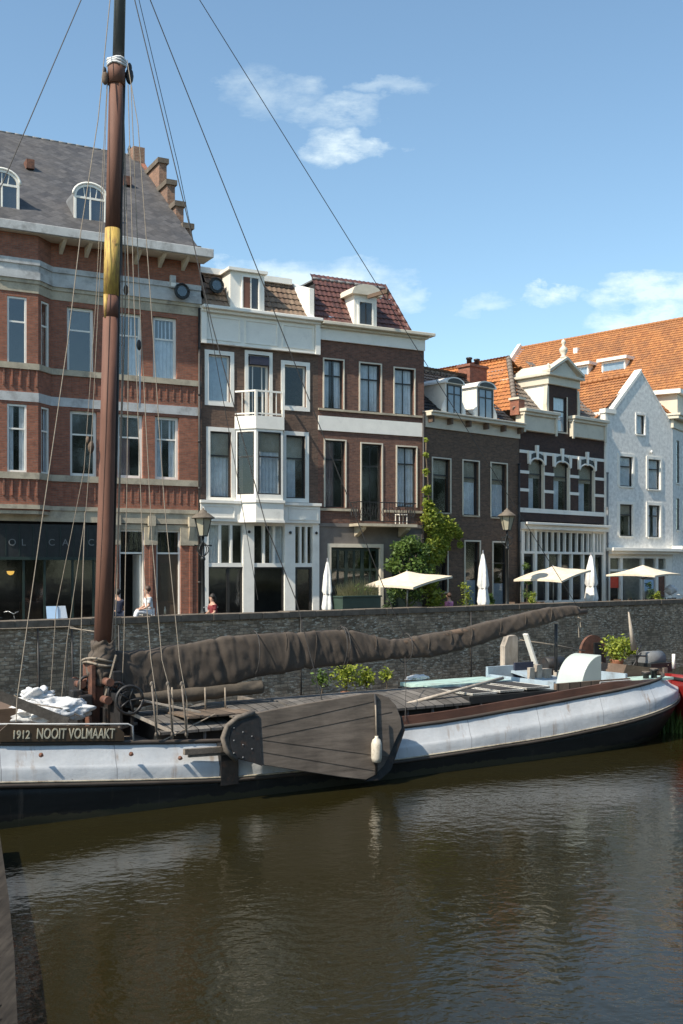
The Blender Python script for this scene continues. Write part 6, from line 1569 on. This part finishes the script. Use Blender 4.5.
for px, off, h, r, mt, lab in ((467,3.0,1.35,.55,'leafy','pale green flowering shrub left of the closed parasol by the dark brick house'),(527,3.2,2.3,.42,'leafg','tall climbing shrub between the dark brick house and the white shopfront'),(533.5,1.5,.95,.36,'leafy','yellow green potted shrub below the middle open parasol'),(490,2.6,.9,.3,'leafg','small potted plant at the door of the dark brick house'),(651,3.2,1.3,.4,'leafd','dark potted shrub right of the right parasol pole'),(658,2.8,.8,.35,'leafy','low yellowish plant next to the parked bicycle'),(388,1.2,1.1,.4,'leafd','dark shrub at the right end of the long planter')):
    t, sc = wthing('potted_shrub', px, off, lab, 'shrub', 'potted plants on the terrace'); mb = MB()
    for k in range(4): mb.leaves((random.gauss(0,.08),random.gauss(0,.06),.4+(h-.25)*k/3+.15), r*(.95-.12*k), 150, .05, (1,.8,.8), .2)
    mb.build('foliage', M[mt], t); MB().lathe([(.2,0),(.26,.38),(.28,.4)], (0,0,0), 12).build('pot', M['terracotta'], t); MB().tube([(0,0,.3),(0,0,h*.8)], .02, 5).build('stem', M['bark'], t)

# ------------------------------------------------------------ people
def skinmesh(verts, edges, radii, root=0, sub=2):
    me = bpy.data.meshes.new('tmp'); me.from_pydata(verts, edges, []); o = bpy.data.objects.new('tmp', me); col.objects.link(o)
    o.modifiers.new('s', 'SKIN')
    if not me.skin_vertices:
        bm = bmesh.new(); bm.from_mesh(me); bm.verts.layers.skin.verify(); bm.to_mesh(me); bm.free()
    for i, r in enumerate(radii):
        me.skin_vertices[0].data[i].radius = (r, r) if not isinstance(r, tuple) else r; me.skin_vertices[0].data[i].use_root = (i == root)
    sd = o.modifiers.new('d', 'SUBSURF'); sd.levels = sub; sd.render_levels = sub
    dg = bpy.context.evaluated_depsgraph_get(); out = bpy.data.meshes.new_from_object(o.evaluated_get(dg)); bpy.data.objects.remove(o)
    for p in out.polygons: p.use_smooth = True
    return out
def person(loc, rz, label, shirt, legs, hairm, pose='sit', long_hair=False):
    """figure facing +x, hip at origin height given by pose"""
    t = empty('person', loc, rz, label, 'person')
    if pose == 'sit': hip = .09; kn = [(.42,-.1,.12),(.44,.1,.10)]; ft = [(.50,-.1,-.32),(.55,.12,-.30)]; toe = [(.66,-.1,-.36),(.7,.12,-.34)]; lean = .06
    else: hip = .92; kn = [(.05,-.1,.5),(-.02,.1,.5)]; ft = [(.02,-.1,.08),(-.1,.1,.08)]; toe = [(.18,-.1,.04),(.06,.1,.04)]; lean = .03
    V = [(0,0,hip),(.01,0,hip+.18),(lean*.6,0,hip+.36),(lean,0,hip+.48),(lean+.02,0,hip+.57),(lean+.04,0,hip+.68),(lean+.03,0,hip+.78)]
    Rr = [(.15,.13),(.135,.115),(.16,.13),(.10,.09),(.052,.052),(.088,.098),(.06,.07)]
    E_ = [(0,1),(1,2),(2,3),(3,4),(4,5),(5,6)]
    for s_ in (0,1):
        sg = -1 if s_ == 0 else 1; b0 = len(V)
        V += [(lean,sg*.17,hip+.46),(lean+.03,sg*.23,hip+.20),(lean+.22,sg*.17,hip+.10),(lean+.29,sg*.15,hip+.09)]; Rr += [.062,.045,.033,.03]; E_ += [(3,b0),(b0,b0+1),(b0+1,b0+2),(b0+2,b0+3)]
        for fi in range(4): V.append((lean+.37-.01*abs(fi-1),sg*(.15-.03+.02*fi),hip+.075)); Rr.append(.009); E_.append((b0+3,len(V)-1))
        V.append((lean+.32,sg*.10,hip+.11)); Rr.append(.010); E_.append((b0+3,len(V)-1))
        b1 = len(V); V += [(0.02,sg*.1,hip-.02),kn[s_],ft[s_],toe[s_]]; Rr += [.09,.06,.042,.03]; E_ += [(0,b1),(b1,b1+1),(b1+1,b1+2),(b1+2,b1+3)]
    me = skinmesh(V, E_, Rr); me.materials.clear(); me.materials.append(M['skin']); o = bpy.data.objects.new('body', me); col.objects.link(o); o.parent = t
    # clothes
    V2 = [(0,0,hip-.02),(.01,0,hip+.18),(lean*.6,0,hip+.36),(lean,0,hip+.50)]; R2 = [(.17,.15),(.15,.13),(.175,.145),(.10,.09)]; E2 = [(0,1),(1,2),(2,3)]
    for sg in (-1,1): b0 = len(V2); V2 += [(lean,sg*.17,hip+.465),(lean+.03,sg*.235,hip+.26)]; R2 += [.08,.066]; E2 += [(3,b0),(b0,b0+1)]
    me = skinmesh(V2, E2, R2); me.materials.clear(); me.materials.append(M[shirt]); o = bpy.data.objects.new('shirt', me); col.objects.link(o); o.parent = t
    V3 = [(0,0,hip)]; R3 = [(.165,.145)]; E3 = []
    for s_ in (0,1): sg = -1 if s_ == 0 else 1; b0 = len(V3); V3 += [(.03,sg*.1,hip-.01),kn[s_],tuple(Vector(kn[s_]).lerp(Vector(ft[s_]), .85))]; R3 += [.105,.075,.06]; E3 += [(0,b0),(b0,b0+1),(b0+1,b0+2)]
    me = skinmesh(V3, E3, R3); me.materials.clear(); me.materials.append(M[legs]); o = bpy.data.objects.new('trousers', me); col.objects.link(o); o.parent = t
    hz = hip+.74
    mb = MB(); mb.blob((lean-.005,0,hz+.015), .105, 3, .15, (1.0,.95,1.05)); 
    if long_hair: mb.blob((lean-.09,0,hz-.10), .09, 2, .2, (.6,.9,1.7))
    mb.build('hair', M[hairm], t)
    mb = MB(); mb.blob((lean+.135,0,hz-.03), .018, 1, 0, (1,.8,1.3)); mb.blob((lean+.118,-.035,hz-.0), .012, 1); mb.blob((lean+.118,.035,hz-.0), .012, 1); mb.build('face_features', M['skin'], t)
    return t
# seated on the coping, back to the canal
def onwall(px, off, z): u = fW.u(px, off); p = fW.world(u, off, 0); return (p.x, p.y, z)
person(onwall(149.5,.3,qT+.04), fW.ang+R(165), 'person in white shirt and pale trousers sitting on the quay wall', 'shirtw', 'trousers', 'hair')
t_ = person(onwall(214,1.1,STREET+.62), fW.ang+R(172), 'person in dark red sleeveless top sitting behind the quay wall near the lamp post', 'shirtr', 'jeans', 'hairb', long_hair=True)
person(onwall(450.5,1.3,STREET+.48), fW.ang+R(100), 'person in pink top sitting behind the quay wall near the climbing plant', 'shirtp', 'jeans', 'hair')
person(onwall(118,1.4,STREET), fW.ang+R(80), 'person in navy shirt standing beside the mast behind the quay wall', 'shirtn', 'jeans', 'hairb', 'stand')
def chair(px, off, label, rz=0, mat='brownwood'):
    t, sc = wthing('terrace_chair', px, off, label, 'chair', 'dark chairs on the terrace', rz)
    MB().box(-.22,.22,-.22,.22,.44,.48).build('seat', M[mat], t)
    mb = MB(); mb.box(-.22,.22,.19,.22,.62,.92); mb.build('backrest', M[mat], t)
    for x in (-.2,.17):
        for y in (-.2,.19): MB().box(x,x+.03,y,y+.03,0,.44 if y < 0 else .62).build('leg', M['black'], t)
    return t
chair(214,1.15,'dark chair under the person in the dark red top', 1.2); chair(450.5,1.35,'dark chair under the person in the pink top', .3)
chair(526,1.3,'dark chair left of the yellow green potted shrub', -.5); chair(600,1.3,'dark chair right of the closed parasol at the white shopfront', .8)
chair(634,1.8,'dark chair left of the right parasol pole', .2); chair(540,1.9,'dark chair right of the yellow green potted shrub', 2.2)
for px, off, lab in ((520,1.9,'round dark terrace table by the dark brick house'),(546,2.4,'round dark terrace table below the middle open parasol'),(608,1.9,'round dark terrace table by the white gabled house'),(662,2.2,'round dark terrace table right of the right parasol pole')):
    t, sc = wthing('terrace_table', px, off, lab, 'table', 'dark tables on the terrace')
    MB().lathe([(.4,.74),(.4,.77)], (0,0,0), 18).build('tabletop', M['brownwood'], t); MB().lathe([(.22,0),(.2,.03),(.03,.05),(.03,.739)], (0,0,0), 12).build('pedestal', M['black'], t)
chair(512,2.2,'dark chair by the second lamp post', 1.9); chair(615,2.0,'dark chair below the left side of the right parasol', 2.8); chair(656,1.7,'dark chair below the right side of the right parasol', 1.0)
# bottle on wall
o = MB().lathe([(.035,0),(.035,.17),(.013,.22),(.013,.28)], (0,0,0), 10).build('bottle', M['lampglass']); o.location = onwall(165,.3,qT+.01); tag(o, 'small pale bottle standing on the quay wall right of the person in white', 'bottle')
# menu boards on the wall at left
for px, mt, lab, tl in ((52.5,'bluepaper','pale blue menu board leaning on the quay wall, left of the pair',-.25),(62.5,'paper','white menu board beside the pale blue one on the quay wall',.1)):
    t, sc = wthing('menu_board', px, .45, lab, 'menu board', 'pair of menu boards on the quay wall'); t.location.z = qT; t.rotation_euler.z += tl
    MB().hexa([(-.17,-.02,0),(.17,-.02,0),(.17,0,0),(-.17,0,0),(-.17,.10,.38),(.17,.10,.38),(.17,.12,.38),(-.17,.12,.38)]).build('sheet', M[mt], t)
    MB().hexa([(-.19,.16,0),(.19,.16,0),(.19,.18,0),(-.19,.18,0),(-.19,.12,.40),(.19,.12,.40),(.19,.14,.40),(-.19,.14,.40)]).build('stand', M['black'], t)
# bicycles
def bicycle(px, off, label, rz=0, z=STREET):
    u = fW.u(px, off); p = fW.world(u, off, 0); t = empty('bicycle', (p.x,p.y,z), fW.ang+rz, label, 'bicycle', 'bicycles parked by the quay')
    for x in (-.52,.52):
        MB().tube([(x+.33*math.cos(a),0,.35+.33*math.sin(a)) for a in [i*math.pi/10 for i in range(21)]], .02, 6).build('wheel', M['rubber'], t)
    mb = MB(); F_ = [((-.52,0,.35),(-.08,0,.32)),((-.08,0,.32),(-.2,0,.85)),((-.52,0,.35),(-.17,0,.72)),((-.08,0,.32),(.38,0,.78)),((-.17,0,.72),(.36,0,.85)),((.52,0,.35),(.36,0,.95))]
    for a, b_ in F_: mb.tube([a, b_], .018, 6)
    mb.build('frame', M['black'], t); MB().box(-.32,-.1,-.08,.08,.86,.92).build('saddle', M['black'], t, bevel=.02)
    MB().tube([(.2,-.28,1.05),(.34,-.25,1.08),(.36,0,1.0),(.34,.25,1.08),(.2,.28,1.05)], .014, 6).build('handlebar', M['chrome'], t)
    return t
bicycle(4,1.0,'dark bicycle with chrome handlebar behind the quay wall in front of the cafe', .2, STREET+.05)
bicycle(207,1.6,'dark bicycle leaning by the left lamp post', .4); bicycle(668,1.2,'dark bicycle at the right edge under the right parasol', .9); bicycle(677,1.5,'dark bicycle at the far right edge next to the white carrier bag', -.3)
o = MB().blob((0,0,0), .3, 3, .6, (1,.7,.8)).build('carrier_bag', M['tarp']); o.location = onwall(671,1.1,STREET+1.35); tag(o, 'crumpled white bag on top of the parked bicycle', 'bag')
# round black floodlights on the corner
for px, py, off, f_, lab in ((181,292,-.25,fA,'round black floodlight on the red brick wall below the eaves'),(215.5,286,.35,fB,'round black floodlight in front of the tan mansard roof')):
    t = empty('floodlight', (f_.world(f_.u(px,off), off, f_.z(px,py,off))), f_.ang, lab, 'floodlight', 'round floodlights at the building corner')
    mb = MB(); mb.tube([(0,-.12,0),(0,.12,0)], [.32,.22], 18); mb.build('housing', M['black'], t); mb = MB(); mb.tube([(.3*math.cos(a),-.13,.3*math.sin(a)) for a in [i*math.pi/10 for i in range(21)]], .035, 6); mb.build('rim', M['black'], t); MB().tube([(0,.1,0),(.1,.5,-.1)], .05, 8).build('arm', M['black'], t); MB().tube([(0,-.14,0),(0,-.15,0)], .2, 16).build('lens', M['glass'], t)
o = empty('alarm_box', fA.world(fA.u(172.5,-.06), -.06, fA.z(172.5,282,-.06)), fA.ang, 'small pale box on the red brick wall above a round floodlight', 'alarm box'); MB().box(-.12,.12,-.1,.05,-.25,.25).build('case', M['bluestone'], o, bevel=.02); MB().box(-.1,.1,-.115,-.1,-.2,-.05).build('cover', M['white'], o)

# ============================================================ light, sky, camera
SUN_EL, SUN_AZ = 48.0, 47.0   # azimuth: degrees to the left of straight behind the camera
sd = Vector((-math.sin(R(SUN_AZ))*math.cos(R(SUN_EL)), -math.cos(R(SUN_AZ))*math.cos(R(SUN_EL)), math.sin(R(SUN_EL))))
li = bpy.data.lights.new('sun', 'SUN'); li.energy = 4.7; li.angle = R(.53); li.color = (1,.91,.77)
lo = bpy.data.objects.new('sun', li); col.objects.link(lo); lo.rotation_euler = (-sd).to_track_quat('-Z', 'Y').to_euler()
w = bpy.data.worlds.new('World'); scene.world = w; w.use_nodes = True; nt = w.node_tree; nt.nodes.clear()
out = N(nt, 'ShaderNodeOutputWorld'); bg = N(nt, 'ShaderNodeBackground'); sky = N(nt, 'ShaderNodeTexSky'); sky.sky_type = 'NISHITA'; sky.sun_disc = False
sky.sun_elevation = R(SUN_EL); sky.sun_rotation = math.atan2(sd.x, sd.y); sky.air_density = 1.0; sky.dust_density = .6; sky.ozone_density = 1.2; sky.altitude = 0
SKY = .142
tc = N(nt, 'ShaderNodeTexCoord'); sp = N(nt, 'ShaderNodeSeparateXYZ'); nt.links.new(tc.outputs['Generated'], sp.inputs[0])
def M2(op, a, b_=None, c=None):
    n = N(nt, 'ShaderNodeMath', operation=op)
    for i, q in enumerate((a, b_, c)):
        if q is None: continue
        if isinstance(q, (int, float)): n.inputs[i].default_value = q
        else: nt.links.new(q, n.inputs[i])
    return n.outputs[0]
yy = M2('MAXIMUM', sp.outputs[1], .02); azn = M2('DIVIDE', sp.outputs[0], yy); eln = M2('DIVIDE', sp.outputs[2], yy)
cb = N(nt, 'ShaderNodeCombineXYZ'); nt.links.new(azn, cb.inputs[0]); nt.links.new(eln, cb.inputs[1])
nn = nz(nt, mapping(nt, cb.outputs[0], (1,2.2,1)), 16, 10, .66)
wp = N(nt, 'ShaderNodeTexNoise'); wp.inputs['Scale'].default_value = 11; wp.inputs['Detail'].default_value = 6; wp.inputs['Roughness'].default_value = .62; nt.links.new(mapping(nt, cb.outputs[0], (1,1.8,1)), wp.inputs['Vector'])
ws = N(nt, 'ShaderNodeSeparateColor'); nt.links.new(wp.outputs['Color'], ws.inputs[0])
azn = M2('ADD', azn, M2('MULTIPLY', M2('SUBTRACT', ws.outputs[0], .5), .16)); eln = M2('ADD', eln, M2('MULTIPLY', M2('SUBTRACT', ws.outputs[1], .5), .07))
tot = None
for cx, cy, rx, ry, am in ((350,146,58,20,.75),(325,114,70,18,.5),(390,90,50,12,.3),(260,90,50,26,.3),(300,280,110,22,.62),(390,290,36,18,.45),(553,290,42,16,1.0),(655,292,62,22,1.0),(665,322,80,30,.9),(480,305,30,12,.35),(790,300,90,40,1),(-60,330,120,40,.8)):
    dx = M2('DIVIDE', M2('SUBTRACT', azn, (cx-CX)/F), rx/F); dy = M2('DIVIDE', M2('SUBTRACT', eln, (HY-cy)/F), ry/F)
    g = M2('MULTIPLY', M2('MAXIMUM', M2('SUBTRACT', 1.0, M2('ADD', M2('MULTIPLY', dx, dx), M2('MULTIPLY', dy, dy))), 0), am)
    tot = g if tot is None else M2('MAXIMUM', tot, g)
den = M2('MULTIPLY', tot, M2('SUBTRACT', M2('MULTIPLY', nn, 3.4), 1.15))
den = M2('MINIMUM', M2('MAXIMUM', den, 0), .52)
sc_ = N(nt, 'ShaderNodeMix', data_type='RGBA'); nt.links.new(den, sc_.inputs[0]); nt.links.new(sky.outputs[0], sc_.inputs[6]); sc_.inputs[7].default_value = (6.6,6.5,6.5,1)
tn = mixc(nt, 1.0, sc_.outputs[2], (.93,1.03,.98), 'MULTIPLY'); nt.links.new(tn, bg.inputs[0]); bg.inputs[1].default_value = SKY; nt.links.new(bg.outputs[0], out.inputs[0])

cd = bpy.data.cameras.new('camera'); cam = bpy.data.objects.new('camera', cd); col.objects.link(cam); scene.camera = cam
cam.location = (0,0,CAMZ); cam.rotation_euler = (R(90),0,0); cd.sensor_fit = 'VERTICAL'; cd.sensor_height = 36; cd.lens = F/1024*36; cd.shift_y = (HY-512)/1024; cd.shift_x = 0; cd.clip_end = 4000
scene.view_settings.view_transform = 'Standard'; scene.view_settings.look = 'None'; scene.view_settings.exposure = .52; scene.view_settings.gamma = 1
scene.render.resolution_x = 683; scene.render.resolution_y = 1024
scene.cycles.max_bounces = 6; scene.cycles.transparent_max_bounces = 8; scene.cycles.use_denoising = True
